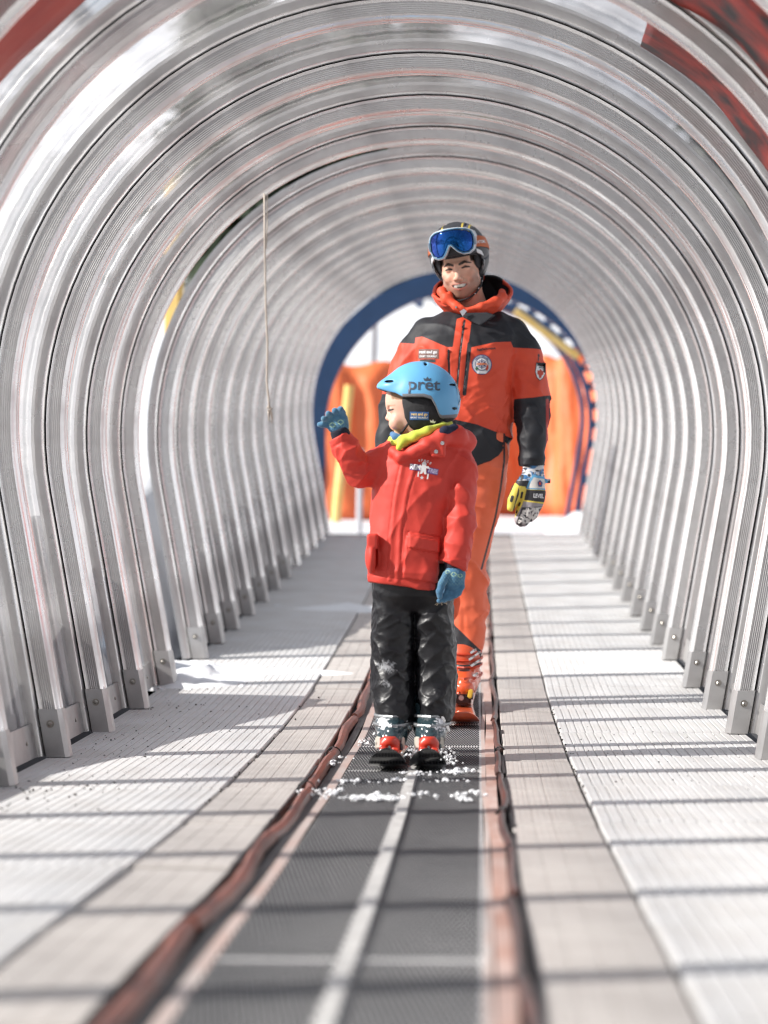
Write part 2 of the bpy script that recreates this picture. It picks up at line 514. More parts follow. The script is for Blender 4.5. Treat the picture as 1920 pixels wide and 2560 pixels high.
# ------------------------------------------------------------------ snow ground
def ground():
    xs = np.concatenate([np.linspace(-400, -20, 20), np.linspace(-18, -4, 15), np.linspace(-3.8, 3.8, 77), np.linspace(4, 18, 15), np.linspace(20, 400, 20)])
    ys = np.concatenate([np.linspace(-120, -6, 14), np.arange(-5, 32, 0.2), np.linspace(32.5, 60, 40), np.linspace(62, 420, 50)])
    V = []
    for y in ys:
        base = fz(max(-4, min(y, 27.5)))
        if y > 27.5:
            t = y - 27.5
            base += t * 0.045 + 0.075 * max(0, t - 6) ** 1.0 + 0.0001 * max(0, t - 30) ** 2 * (1 if t < 150 else 0) + (1.44 if t >= 150 else 0)
        if y < -4: base += (-4 - y) * 0.06
        for x in xs:
            z = base - 0.09
            ax = abs(x)
            n = float(0.5)
            if y < 24.4:
                if x < -1.22:      # bank of ploughed snow beside the tunnel, growing with distance
                    hb = float(np.interp(y, [2, 6.2, 7.6, 9, 10.6, 11.0, 12.6, 13.2, 18, 24.4], [.0, .10, .42, .62, .85, .30, .28, .80, .9, .9]))
                    e = min(1.0, (-1.22 - x) / 0.30)
                    z += hb * e * e * (3 - 2 * e)
                if x > 1.22:
                    e = min(1.0, (x - 1.22) / 0.5)
                    z += 0.22 * e * e * (3 - 2 * e)
            V.append((x, y, z))
    V = np.array(V)
    nzv = vn(V[:, 0] * 1.7, V[:, 1] * 1.7, V[:, 0] * 0, 3) - 0.5
    big = vn(V[:, 0] * .25, V[:, 1] * .25, V[:, 0] * 0, 8) - 0.5
    away = np.clip((np.abs(V[:, 0]) - 1.3) / 0.3, 0, 1)
    away = np.where(V[:, 1] > 25.5, 1, away)
    V[:, 2] += away * (nzv * 0.13 + big * 0.35 * np.clip((np.abs(V[:, 0]) - 2) / 4, 0, 1)) + np.clip((np.abs(V[:, 0]) - 12) / 60, 0, 1) ** 1 * 9 * np.where(V[:, 1] > 20, 1, 0.3)
    nx = len(xs); F = []
    for j in range(len(ys) - 1):
        for i in range(nx - 1):
            a = j * nx + i
            F.append((a, a + 1, a + nx + 1, a + nx))
    return tag(obj('snow_ground', mesh_of('snow_ground', V, F, M_snow, True)), kind='structure')
G = ground()

# far mountains, snow and rock with dark woods
M_mount = mat('mountain_snow', (0.72, 0.74, 0.79), 0.8, var=(0.022, (0.16, 0.165, 0.18), 1.0, (1, 1, 2.2)), bump=(0.05, 1.0, 8))
def mountains():
    V = []; F = []
    na, nr = 240, 16
    for i in range(na + 1):
        a = R(-180 + 360 * i / na)
        for j in range(nr + 1):
            r = 420 + 1100 * j / nr
            h = 430 * (j / nr) ** 1.1
            x, y = math.sin(a) * r, math.cos(a) * r
            n = float(vn(np.array([x / 170]), np.array([y / 170]), np.array([0.]), 2)[0]) - .4
            n2 = float(vn(np.array([x / 50]), np.array([y / 50]), np.array([0.]), 4)[0]) - .5
            V.append((x, y, -4 + h * (0.75 + 0.8 * n) + n2 * 26 * (j / nr)))
    for i in range(na):
        for j in range(nr):
            q = i * (nr + 1) + j
            F.append((q, q + nr + 1, q + nr + 2, q + 1))
    return tag(obj('mountains', mesh_of('mountains', V, F, M_mount, True)), kind='structure')
mountains()

# ------------------------------------------------------------------ the hoop path
RI, RO, ZC = 1.225, 1.328, 1.05       # inner face, sheet radius, centre height
AL = R(10)
def hoop(r, n=48, a0=None, a1=None):
    """points (x, z, inward normal) from the left foot over the top to the right foot, at radius r"""
    P = []
    def leg(side):
        tx, tz = r * math.cos(AL), ZC - r * math.sin(AL)
        k = math.tan(AL)
        out_ = []
        for i in range(5):
            t = i / 5
            z = tz * t
            out_.append((side * (tx - (tz - z) * k), z, (-side * math.cos(AL), math.sin(AL))))
        return out_
    P += leg(-1)
    for i in range(n + 1):
        a = math.pi + AL - (math.pi + 2 * AL) * i / n
        P.append((r * math.cos(a), ZC + r * math.sin(a), (-math.cos(a), -math.sin(a))))
    P += leg(1)[::-1]
    return P

tunnel = empty('tunnel', (0, 0, 0))
tag(tunnel, 'long arched tunnel of clear curved panels and grey aluminium ribs over the ski conveyor', 'tunnel')
YR = [8.4 + k * 1.0 for k in range(-9, 16)]       # ribs from behind the camera to the far mouth
YR = [y + (.30 if 12 < y < 13 else .14 if 13 < y < 14 else 0) for y in YR if y < 23.6]

def rib_mesh():
    prof = [(-0.012, -0.052), (0.020, -0.052), (0.024, -0.050), (0.0345, -0.040), (0.0355, -0.030), (0.0385, -0.030), (0.0395, -0.046), (0.0405, -0.053), (0.050, -0.0485)]
    u = 0.052
    while u < 0.084:
        prof += [(u, -0.0485), (u + 0.0012, -0.0473), (u + 0.0036, -0.0473), (u + 0.0048, -0.0485)]
        u += 0.0066
    fl_end = len(prof)
    prof += [(0.0885, -0.048), (0.094, -0.044), (0.101, -0.030), (0.103, -0.026), (0.103, -0.012), (0.101, -0.010), (0.101, 0.010), (0.103, 0.012),
             (0.103, 0.026), (0.101, 0.030), (0.094, 0.044), (0.088, 0.048), (0.003, 0.050), (-0.012, 0.050)]
    P = hoop(RO, 56); n = len(prof)
    V = []; F = []
    for (x, z, nn) in P:
        for (d, v) in prof:
            V.append((x + nn[0] * d, v, z + nn[1] * d))
    for i in range(len(P) - 1):
        for k in range(n):
            a, b = i * n + k, i * n + (k + 1) % n
            F.append((a, b, b + n, a + n))
    me = mesh_of('arch_rib', V, F, [M_alu, M_black, M_alu_shade], False)
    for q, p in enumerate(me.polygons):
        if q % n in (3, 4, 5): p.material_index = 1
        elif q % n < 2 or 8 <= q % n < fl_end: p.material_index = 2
    # smooth along the sweep only where the section is flat enough
    me.polygons.foreach_set('use_smooth', [True] * len(me.polygons))
    try:
        me.set_sharp_from_angle(angle=R(28))
    except Exception:
        pass
    return me
RIB = rib_mesh()

def bracket_mesh():
    b = MB()
    # a folded plate: main face towards the belt rider, two returns
    sec = [(0.036, -0.049), (0.038, -0.056), (0.096, -0.055), (0.1075, -0.030), (0.1075, 0.030), (0.096, 0.056), (0.036, 0.056)]
    sec_in = [(0.036, -0.049), (0.041, -0.0535), (0.093, -0.0525), (0.1045, -0.029), (0.1045, 0.029), (0.093, 0.0535), (0.036, 0.0535)]
    V = []; n = len(sec)
    k = math.tan(AL)
    for z in (0.002, 0.15):
        for s in (sec, sec_in):
            for (d, v) in s: V.append((-(d) + z * k + 0.0, v, z))
    F = []
    for i in range(n - 1):
        F.append((i, i + 1, 2 * n + i + 1, 2 * n + i))
        F.append((n + i + 1, n + i, 3 * n + i, 3 * n + i + 1))
        F.append((2 * n + i, 2 * n + i + 1, 3 * n + i + 1, 3 * n + i))
        F.append((i + 1, i, n + i, n + i + 1))
    return mesh_of('foot_bracket', V, F, M_plate)
BRK = bracket_mesh()     # built for the right side: d grows towards -x
def mirrored(me, name):
    m2 = me.copy(); m2.name = name
    for v in m2.vertices: v.co.x = -v.co.x
    m2.flip_normals()
    return m2
BRK_L = mirrored(BRK, 'foot_bracket')
def bolt_mesh():
    b = MB()
    b.tube([(0, 0.0, 0), (0, -0.003, 0)], 0.0125, 14)
    b.tube([(0, -0.003, 0), (0, -0.008, 0), (0, -0.011, 0)], [0.0078, 0.0075, 0.004], 6)
    return mesh_of('bolt', b.V, b.F, M_bolt)
BOLT = bolt_mesh()
FX = RO * math.cos(AL) - (ZC - RO * math.sin(AL)) * math.tan(AL)     # foot x of the sheet line

for y in YR:
    z = fz(y)
    rb = obj('arch_rib', RIB, tunnel, loc=(0, y, z))
    if 6 < y < 19:
        for s, me in ((1, BRK), (-1, BRK_L)):
            obj('foot_bracket', me, rb, loc=(s * FX, 0, 0))
            obj('bolt', BOLT, rb, loc=(s * (FX - 0.068 + 0.105 * math.tan(AL)), -0.0555, 0.105))

def sheet(y0, y1, P, dr, seed):
    """curved sheet between two ribs, following hoop points P"""
    V = []; F = []; ny = 6
    for j in range(ny + 1):
        t = j / ny; y = y0 + (y1 - y0) * t
        for (x, z, nn) in P:
            w = 0.0035 * math.sin(t * math.pi) * math.sin(x * 5 + seed * 1.7 + z * 3)
            V.append((x + nn[0] * (dr + w), y - y0, z + nn[1] * (dr + w) + fz(y) - fz(y0)))
    n = len(P)
    for j in range(ny):
        for i in range(n - 1):
            a = j * n + i
            F.append((a, a + 1, a + n + 1, a + n))
    return V, F

DOOR = None
def kick(y0, y1, side):
    b = MB(); k = math.tan(AL)
    h = 0.105
    x0 = side * (FX - 0.012)
    yy = [y0 + 0.052, y1 - 0.052]
    V = []
    for y in yy:
        for z in (0.004, h):
            for t in (0, 0.004):
                V.append((x0 + side * (z * k + t), y - y0, z + fz(y) - fz(y0)))
    F = [(0, 2, 3, 1), (4, 5, 7, 6), (0, 4, 6, 2), (1, 3, 7, 5), (2, 6, 7, 3), (0, 1, 5, 4)]
    return mesh_of('kick_plate', V, F, M_plate)
sbolt = MB(); sbolt.tube([(0, 0, 0), (0.004, 0, 0), (0.006, 0, 0)], [0.006, 0.006, 0.003], 8)
SB_R = mesh_of('bolt', [(-x, y, z) for x, y, z in sbolt.V], [f[::-1] for f in sbolt.F], M_bolt)
SB_L = mesh_of('bolt', sbolt.V, sbolt.F, M_bolt)
for i, (y0, y1) in enumerate(zip(YR[:-1], YR[1:])):
    P = hoop(RO, 44)
    door = (11.2 < y0 < 11.6)
    if door:
        P = [p for p in P if p[0] > -0.40]
        P = [p for p in P if not (p[0] < -0.30 and p[1] < 2.4)]
    V, F = sheet(y0 + 0.03, y1 - 0.03, P, -0.001, i)
    obj('roof_panel', mesh_of('roof_panel', V, F, M_panel, True), tunnel, loc=(0, y0 + 0.03, fz(y0)))
    for s in (-1, 1):
        if door and s == -1: continue
        kp = obj('kick_plate', kick(y0, y1, s), tunnel, loc=(0, y0, fz(y0)))
        if 5 < y0 < 15:
            for t in (0.28, 0.5, 0.78):
                obj('bolt', SB_L if s < 0 else SB_R, kp, loc=(s * (FX - 0.012 + 0.055 * math.tan(AL)), t, 0.055 + fz(y0 + t) - fz(y0)))

# ------------------------------------------------------------------ floor: base sheet, white grooved tiles, beige plates
ys = np.arange(-3, 24.3, 0.25)
V = []; F = []
for y in ys:
    for x in (-1.25, 1.25): V.append((x, y, fz(y) - 0.036))
for j in range(len(ys) - 1): F.append((2 * j, 2 * j + 1, 2 * j + 3, 2 * j + 2))
floor = tag(obj('floor', mesh_of('floor', V, F, M_under)), kind='structure')

def bumpy_tile(m):
    nt = m.node_tree; N = nt.nodes; L = nt.links
    b = N['Principled BSDF']
    tc = N.new('ShaderNodeTexCoord')
    br = N.new('ShaderNodeTexBrick'); br.inputs['Scale'].default_value = 1.0
    br.inputs['Brick Width'].default_value = 0.045; br.inputs['Row Height'].default_value = 0.0145
    br.inputs['Mortar Size'].default_value = 0.0022; br.inputs['Mortar Smooth'].default_value = 0.3
    mp = N.new('ShaderNodeMapping'); mp.inputs['Rotation'].default_value = (0, 0, R(90))
    L.new(tc.outputs['Object'], mp.inputs[0]); L.new(mp.outputs[0], br.inputs['Vector'])
    bp = N.new('ShaderNodeBump'); bp.inputs['Strength'].default_value = 0.7; bp.inputs['Distance'].default_value = 0.002; bp.invert = True
    L.new(br.outputs['Fac'], bp.inputs['Height']); L.new(bp.outputs[0], b.inputs['Normal'])
bumpy_tile(M_tile)
bumpy_tile(M_beige)

def tile_mesh(name, w, l, th, pitch, gw, gd, m):
    """slab with lengthwise grooves, rounded near lip"""
    prof = [(-w / 2, -th)]
    prof.append((-w / 2, -0.003)); prof.append((-w / 2 + 0.003, 0))
    x = -w / 2 + pitch
    while x < w / 2 - pitch * 0.6:
        prof += [(x - gw / 2, 0), (x - gw / 4, -gd), (x + gw / 4, -gd), (x + gw / 2, 0)]
        x += pitch
    prof += [(w / 2 - 0.003, 0), (w / 2, -0.003), (w / 2, -th)]
    V = []; F = []; n = len(prof)
    for (y, dz) in ((0, -0.004), (0.004, 0), (l - 0.004, 0), (l, -0.004)):
        for (a, b) in prof: V.append((a, y, b + (dz if b > -th + 1e-6 else 0)))
    for j in range(3):
        for i in range(n - 1):
            a = j * n + i
            F.append((a, a + 1, a + n + 1, a + n))
    F.append(tuple(range(n))); F.append(tuple(range(3 * n, 4 * n))[::-1])
    return mesh_of(name, V, F, m)
TW = tile_mesh('floor_tile', 0.635, 0.992, 0.028, 0.029, 0.005, 0.004, M_tile)
TB = tile_mesh('floor_plate', 0.196, 0.992, 0.024, 0.049, 0.0025, 0.0015, M_beige)
rr = random.Random(3)
for k in range(-2, 24):
    for s in (-1, 1):
        for (nm, me, xc, lift, sh) in (('floor_tile', TW, 0.806, 0.0, 0.06), ('floor_plate', TB, 0.383, -0.006, 0.0)):
            y = k + 0.38 + sh * s
            if y > 23.0: continue
            a = math.atan(fz(y + 1) - fz(y))
            obj(nm, me, floor, loc=(s * xc + rr.uniform(-.0015, .0015), y, fz(y) + lift + rr.uniform(-.0012, .0015)),
                rot=(a + R(rr.uniform(-.25, .25)), R(rr.uniform(-.25, .25)), R(rr.uniform(-.12, .12))))

# dark crumbs and small ice bits lying on the tiles
def crumbs(name, m, spots, size, label=None, parent=None, fl=1.0):
    b = MB()
    for (x, y, z, s) in spots:
        q = [Vector((rr.uniform(-1, 1), rr.uniform(-1, 1), rr.uniform(-1, 1))).normalized() for _ in range(4)]
        V = [Vector((1, 0, 0)), Vector((-1, 0, 0)), Vector((0, 1, 0)), Vector((0, -1, 0)), Vector((0, 0, 1)), Vector((0, 0, -1))]
        V = [Vector((v.x * rr.uniform(.6, 1.3), v.y * rr.uniform(.6, 1.3), v.z * rr.uniform(.6, 1.1) * fl)) * s * size + Vector((x, y, z)) for v in V]
        F = [(0, 2, 4), (2, 1, 4), (1, 3, 4), (3, 0, 4), (2, 0, 5), (1, 2, 5), (3, 1, 5), (0, 3, 5)]
        b.add(V, F)
    return b.build(name, m, parent, smooth=False)
sp = []
for _ in range(260):
    y = rr.uniform(6.2, 11.5); x = -1.07 + abs(rr.gauss(0, 0.22))
    if x < -0.4: sp.append((x, y, fz(y) + 0.001, rr.uniform(.4, 1.3)))
for _ in range(120):
    y = rr.uniform(6.8, 10.5); x = 0.5 + rr.random() * 0.55
    sp.append((x, y, fz(y) + 0.001, rr.uniform(.3, .9)))
for _ in range(60):
    y = rr.uniform(6.8, 10.5); x = rr.choice((-1, 1)) * (0.485 + rr.gauss(0, 0.004))
    sp.append((x, y, fz(y) + 0.001, rr.uniform(.5, 1.2)))
tag(crumbs('dirt', M_dirt, sp, 0.0042), 'dark crumbs of dirt scattered over the white floor tiles', 'dirt', kind='stuff')

# ------------------------------------------------------------------ conveyor belt
belt = empty('conveyor_belt', (0, 0, 0))
tag(belt, 'dark ribbed conveyor belt with a pale line along its middle', 'conveyor belt')
def ribbon(name, x0, x1, dz, m, th=0.006, y0=-3.0, y1=24.0, wob=0.0, step=0.25, seed=0):
    V = []; F = []
    yy = np.arange(y0, y1 + 1e-6, step)
    for y in yy:
        w = wob * math.sin(y * 1.3 + seed) + wob * .6 * math.sin(y * 3.1 + seed * 2)
        for (x, z) in ((x0 + w, dz - th), (x0 + w, dz), (x1 + w, dz), (x1 + w, dz - th)): V.append((x, y, fz(y) + z))
    for j in range(len(yy) - 1):
        for i in range(3):
            a = j * 4 + i
            F.append((a, a + 1, a + 5, a + 4))
    F.append((0, 1, 2, 3)); n = len(yy) * 4; F.append((n - 1, n - 2, n - 3, n - 4))
    return obj(name, mesh_of(name, V, F, m), belt)
ribbon('belt_surface', -0.187, 0.215, -0.014, M_beltbase)
ribbon('worn_edge', 0.216, 0.228, -0.013, M_pale, wob=0.002)
ribbon('worn_edge', 0.2285, 0.258, -0.012, M_salmon, wob=0.003, seed=1)
ribbon('belt_gap_shade', -0.236, -0.213, -0.012, M_black, seed=2)  # black strip standing for the shade in the gap beside the edge strip
ribbon('worn_edge', -0.2125, -0.188, -0.012, M_pale, wob=0.004, seed=2)
ribbon('centre_line', 0.0015, 0.0265, -0.0045, M_line, th=0.004, wob=0.0015, step=0.1)
V = []; F = []
def addblk(x, y, w, l, h):
    n = len(V); z = fz(y) - 0.014
    for (a, b, c) in ((0, 0, 0), (w, 0, 0), (w, l, 0), (0, l, 0), (.0006, .002, h), (w - .0006, .002, h), (w - .0006, l - .002, h), (.0006, l - .002, h)):
        V.append((x + a, y + b, z + c))
    for f in ((4, 5, 6, 7), (0, 1, 5, 4), (1, 2, 6, 5), (2, 3, 7, 6), (3, 0, 4, 7)): F.append(tuple(n + i for i in f))
row = 0; y = 2.6
cross = [3.35, 4.02, 5.35, 6.77, 8.1, 9.0, 9.9, 11.2, 13, 15, 17, 19]
while y < 23.9:
    p = 0.0091 if y < 12 else 0.0273
    if min(abs(y + .02 - c) for c in cross) > 0.02:
        o = (row % 2) * p / 2
        x = -0.185 + o
        while x < 0.213 - p:
            if abs(x - .014 + p / 2) > 0.0165 + p * .3: addblk(x, y, p * 0.62, 0.024, 0.0045)
            x += p
    row += 1; y += 0.043
t = tag(obj('belt_studs', mesh_of('belt_studs', V, F, M_rubber), belt), kind='stuff')

# wavy rust-coloured rubber profiles along both sides of the belt, in lengths with clamped joints
M_strip2 = mat('dark_edge_strip', (0.10, 0.040, 0.032), 0.4, var=(22, (0.05, 0.03, 0.028), 0.9, (1, 0.3, 1)), bump=(90, 0.4, 0.002, (1, 0.3, 1)))
def strip(side, y0, y1, seed, wd, ht):
    V = []; F = []; n = 9
    yy = np.arange(y0, y1 + 1e-6, 0.06)
    for j, y in enumerate(yy):
        c = (0.268 if side > 0 else -0.254) + side * ( 0.006 * math.sin(y * 2.1 + seed) + 0.004 * math.sin(y * 5.3 + seed * 3) + (0.012 * math.exp(-((y - y0) / .12) ** 2)) * math.sin(seed))
        w = wd * (1 + .10 * math.sin(y * 4 + seed) + .04 * math.sin(y * 17 + seed)); h = ht * (1 + .14 * math.sin(y * 3.3 + seed * 1.3) + .04 * math.sin(y * 23 + seed))
        for k in range(n):
            a = math.pi * k / (n - 1)
            rg = 1 - 0.07 * (k % 2)
            V.append((c - math.cos(a) * w * rg, y, fz(y) - 0.013 + math.sin(a) * h * rg))
    for j in range(len(yy) - 1):
        for k in range(n - 1):
            a = j * n + k
            F.append((a, a + 1, a + n + 1, a + n))
    F.append(tuple(range(n))[::-1]); m_ = (len(yy) - 1) * n; F.append(tuple(m_ + k for k in range(n)))
    return obj('edge_strip', mesh_of('edge_strip', V, F, M_strip if side < 0 else M_strip2, False), belt)
for side, cuts in ((-1, [2.2, 4.4, 6.05, 7.32, 8.55, 10.1, 12.2, 14.6, 17, 20, 23.8]), (1, [2.2, 4.9, 6.7, 7.9, 8.75, 10.0, 11.8, 14, 17, 20, 23.8])):
    for i, (a, b) in enumerate(zip(cuts[:-1], cuts[1:])):
        st = strip(side, a + 0.006, b - 0.006, i * 1.9 + side, 0.0165 if side < 0 else 0.0105, 0.021 if side < 0 else 0.014)
        if (side > 0 and a in (8.75, 6.7)) or (side < 0 and a in (7.32, 8.55)):
            bx = MB(); xc = (0.268 if side > 0 else -0.254) + side * ( 0.006 * math.sin(a * 2.1 + i * 1.9 + side)); hh = 0.034 if side < 0 else 0.019; ww = .026 if side < 0 else .017
            bx.tube([(xc - math.cos(t_) * ww, a + .004 * math.sin(t_ * 3), fz(a) - .013 + math.sin(t_) * hh) for t_ in [math.pi * q / 8 for q in range(9)]], 0.0022, 6)
            bx.build('clamp', M_black, st)
# dark fraying seam outside the right-hand profile, in pieces
for (a, b, s) in ((3, 6.2, 1), (6.3, 7.8, 1), (7.9, 8.6, 1), (9.0, 9.6, 1), (10.6, 11.0, 1), (11.8, 12.0, 1), (3, 8.2, -1)):
    V = []; F = []
    yy = np.arange(a, b, 0.05)
    for y in yy:
        w = 0.004 + 0.004 * float(vn(np.array([y * 8]), np.array([0.]), np.array([s * 2.]), 9)[0])
        x = s * (0.284 + 0.004 * math.sin(y * 2.1))
        V += [(x - w, y, fz(y) - .0125), (x - w * .6, y, fz(y) - .004), (x + w * .6, y, fz(y) - .004), (x + w, y, fz(y) - .0125)]
    for j in range(len(yy) - 1):
        for i in range(3):
            q = j * 4 + i; F.append((q, q + 1, q + 5, q + 4))
    obj('edge_seam', mesh_of('edge_seam', V, F, M_black), belt)

# ------------------------------------------------------------------ snow lying in the tunnel
def snow_spots(name, spots, label):
    V = []; F = []
    base = bmesh.new(); bmesh.ops.create_icosphere(base, subdivisions=2, radius=1)
    base.verts.index_update()
    bv = np.array([v.co[:] for v in base.verts]); bf = [tuple(v.index for v in f.verts) for f in base.faces]; base.free()
    for i, (x, y, s, fl) in enumerate(spots):
        k = vn(bv[:, 0] * 1.6 + i * 3.1, bv[:, 1] * 1.6, bv[:, 2] * 1.6, i % 50)
        k2 = vn(bv[:, 0] * 4 + i, bv[:, 1] * 4, bv[:, 2] * 4, i % 31)
        q = bv * (0.10 + 0.9 * k + 1.1 * k2)[:, None] * s * .55
        q[:, 2] *= fl
        q += np.array([x, y, fz(y) - 0.006 + s * fl * .35])
        n = len(V)
        V += q.tolist(); F += [tuple(j + n for j in f) for f in bf]
    o = obj(name, mesh_of(name, V, F, M_snowbit, False))
    return tag(o, label, 'snow', kind='stuff')
sp = []
def scatter(cx, cy, rx, ry, n, s0, s1, fl=.7):
    for _ in range(n):
        sp.append((cx + rr.gauss(0, rx), cy + rr.gauss(0, ry), rr.uniform(s0, s1) * (rr.random() ** 1.5 * .9 + .25), fl))
scatter(-0.08, 7.10, .055, .035, 120, .006, .018, .5)
scatter(0.04, 7.20, .09, .05, 34, .005, .013)
scatter(0.17, 7.05, .012, .02, 30, .006, .018)
scatter(0.18, 7.25, .015, .03, 8, .008, .018)
scatter(-0.21, 7.25, .03, .06, 40, .006, .016)
scatter(-0.16, 7.60, .03, .04, 22, .006, .014)
scatter(0.10, 7.65, .05, .03, 14, .006, .012)
scatter(-0.03, 7.66, .03, .03, 14, .006, .012)
scatter(0.13, 7.95, .03, .04, 50, .006, .016)
scatter(0.02, 7.90, .03, .04, 26, .005, .012)
scatter(-0.22, 8.3, .02, .08, 14, .008, .018)
snow_spots('snow_crumbs', sp, 'white snow crumbs scattered on the dark conveyor belt')
sp = []
for _ in range(150):
    y = rr.uniform(11.2, 12.5)
    sp.append((-1.16 + abs(rr.gauss(0, 0.10)) + (0.25 if rr.random() < .12 else 0), y, rr.uniform(.006, .028), .55))
scatter(-0.72, 12.0, .14, .04, 90, .005, .020, .6)
scatter(-0.55, 12.05, .12, .04, 70, .004, .016, .6)
scatter(-0.98, 11.5, .06, .12, 50, .006, .020, .5)
scatter(-0.62, 15.9, .16, .10, 70, .010, .035, .6)
scatter(-0.40, 15.8, .10, .08, 40, .010, .03, .6)
snow_spots('loose_snow', sp, 'loose clumps of snow blown through the gap onto the tiles')

def drift(name, cx, cy, rx, ry, h, seed, label):
    n = 34; V = []; F = []
    for j in range(n + 1):
        for i in range(n + 1):
            u, v = i / n * 2 - 1, j / n * 2 - 1
            x, y = cx + u * rx, cy + v * ry
            k = vn(np.array([u * 4. + seed]), np.array([v * 4.]), np.array([0.]), seed)[0] + .4 * vn(np.array([u * 13. + seed]), np.array([v * 13.]), np.array([0.]), seed)[0]
            z = max(-.012, h * (max(0, 1 - math.hypot(u, v)) ** .8) * (.35 + .9 * float(k)) - .006)
            V.append((x, y, fz(y) + z))
    for j in range(n):
        for i in range(n):
            a = j * (n + 1) + i; F.append((a, a + 1, a + n + 2, a + n + 1))
    return tag(obj(name, mesh_of(name, V, F, M_snowbit, True)), label, 'snow drift', kind='stuff')
drift('snow_drift', -1.06, 11.85, .34, .62, .075, 3, 'low drift of snow spilling in through the gap between the panels')
drift('snow_drift', -0.66, 12.04, .32, .13, .022, 5, 'thin ridge of snow lying across the tiles beside the gap')
drift('snow_drift', -0.55, 15.85, .42, .22, .028, 7, 'small snow drift on the tiles far down the left side')
# ------------------------------------------------------------------ beyond the far mouth
M_blue = mat('blue_paint', (0.014, 0.042, 0.105), 0.45, var=(6, (0.02, 0.06, 0.15), 0.6))
M_orange = mat('orange_canvas', (0.72, 0.17, 0.055), 0.55, bump=(9, 0.8, 0.03, (1, 1, .35)), var=(3, (0.62, 0.11, 0.025), 0.7))
M_yellow = mat('yellow_foam', (0.78, 0.55, 0.20), 0.5, var=(6, (0.7, 0.42, 0.07), .6))
M_grey = mat('grey_pole', (0.30, 0.30, 0.31), 0.4, 0.5)
M_redtarp = mat('red_tarp', (0.012, 0.012, 0.014), 0.5, var=(5.5, (0.45, 0.032, 0.016), .9, (.8, 1.2, 2.0)), bump=(5, .6, .02))
M_dark = mat('dark_cloth', (0.02, 0.021, 0.024), 0.7)

def arch_tube(b, r_in, r_out, y0, y1, z0, xo=0.0, n=40, xmin=None):
    P = hoop(r_in, n); Q = hoop(r_out, n)
    if xmin is not None: i0 = next(i for i, p in enumerate(P) if p[1] > 1.5 and p[0] > xmin); P = P[i0:]; Q = Q[i0:]
    k = len(P)
    V = []; F = []
    for (p, q) in zip(P, Q):
        V += [(p[0] + xo, y0, p[1] + z0), (p[0] + xo, y1, p[1] + z0), (q[0] + xo, y1, q[1] + z0), (q[0] + xo, y0, q[1] + z0)]
    for i in range(k - 1):
        for j in range(4):
            a, c = i * 4 + j, i * 4 + (j + 1) % 4
            F.append((a, c, c + 4, a + 4))
    F.append((0, 3, 2, 1)); m = (k - 1) * 4; F.append((m, m + 1, m + 2, m + 3))
    b.add(V, F)
za = fz(23.8)
ea = empty('end_arch', (.09, 23.75, za))
tag(ea, 'dark blue painted arch framing the far mouth of the tunnel', 'arch')
def straight_arch(b, r0, r1, y0, y1, zc, n=48):
    def path(r): return [(-r, -.1), (-r, zc * .5)] + [(-r * math.cos(math.pi * i / n), zc + r * math.sin(math.pi * i / n)) for i in range(n + 1)] + [(r, zc * .5), (r, -.1)]
    P, Q = path(r0), path(r1); V = []; F = []
    for p, q in zip(P, Q): V += [(p[0], y0, p[1]), (p[0], y1, p[1]), (q[0], y1, q[1]), (q[0], y0, q[1])]
    for i in range(len(P) - 1):
        for j in range(4):
            a, c = i * 4 + j, i * 4 + (j + 1) % 4
            F.append((a, c, c + 4, a + 4))
    F.append((0, 3, 2, 1)); m = (len(P) - 1) * 4; F.append((m, m + 1, m + 2, m + 3))
    b.add(V, F)
b = MB(); straight_arch(b, 1.222, 1.42, 0.0, 0.10, .877); b.build('frame', M_blue, ea)
# lattice arch standing a little further out
tr_ = empty('truss_arch', (0.10, 25.6, fz(25.6) - .10))
tag(tr_, 'blue lattice truss arch standing just outside the far mouth', 'truss')
b = MB(); arch_tube(b, 1.14, 1.19, 0.0, 0.07, 0.0, xmin=-.35); b.build('chord', M_blue, tr_)
b = MB(); arch_tube(b, 1.36, 1.41, 0.0, 0.07, 0.0, xmin=-.4); b.build('chord', M_blue, tr_)
A = hoop(1.17, 46)[22:]; B_ = hoop(1.385, 46)[22:]
lat = MB()
for i in range(0, len(A) - 1):
    p, q = (A[i], B_[i + 1]) if i % 2 else (B_[i], A[i + 1])
    lat.tube([(p[0], .035, p[1]), (q[0], .035, q[1])], 0.024, 6)
tag(lat.build('lattice', M_blue, tr_), kind='stuff')
# a bright blue cable guard running over its top right
b = MB(); arch_tube(b, 1.08, 1.115, 0.10, 0.5, 0.04, xmin=.1); b.build('guard', M_blue, tr_)

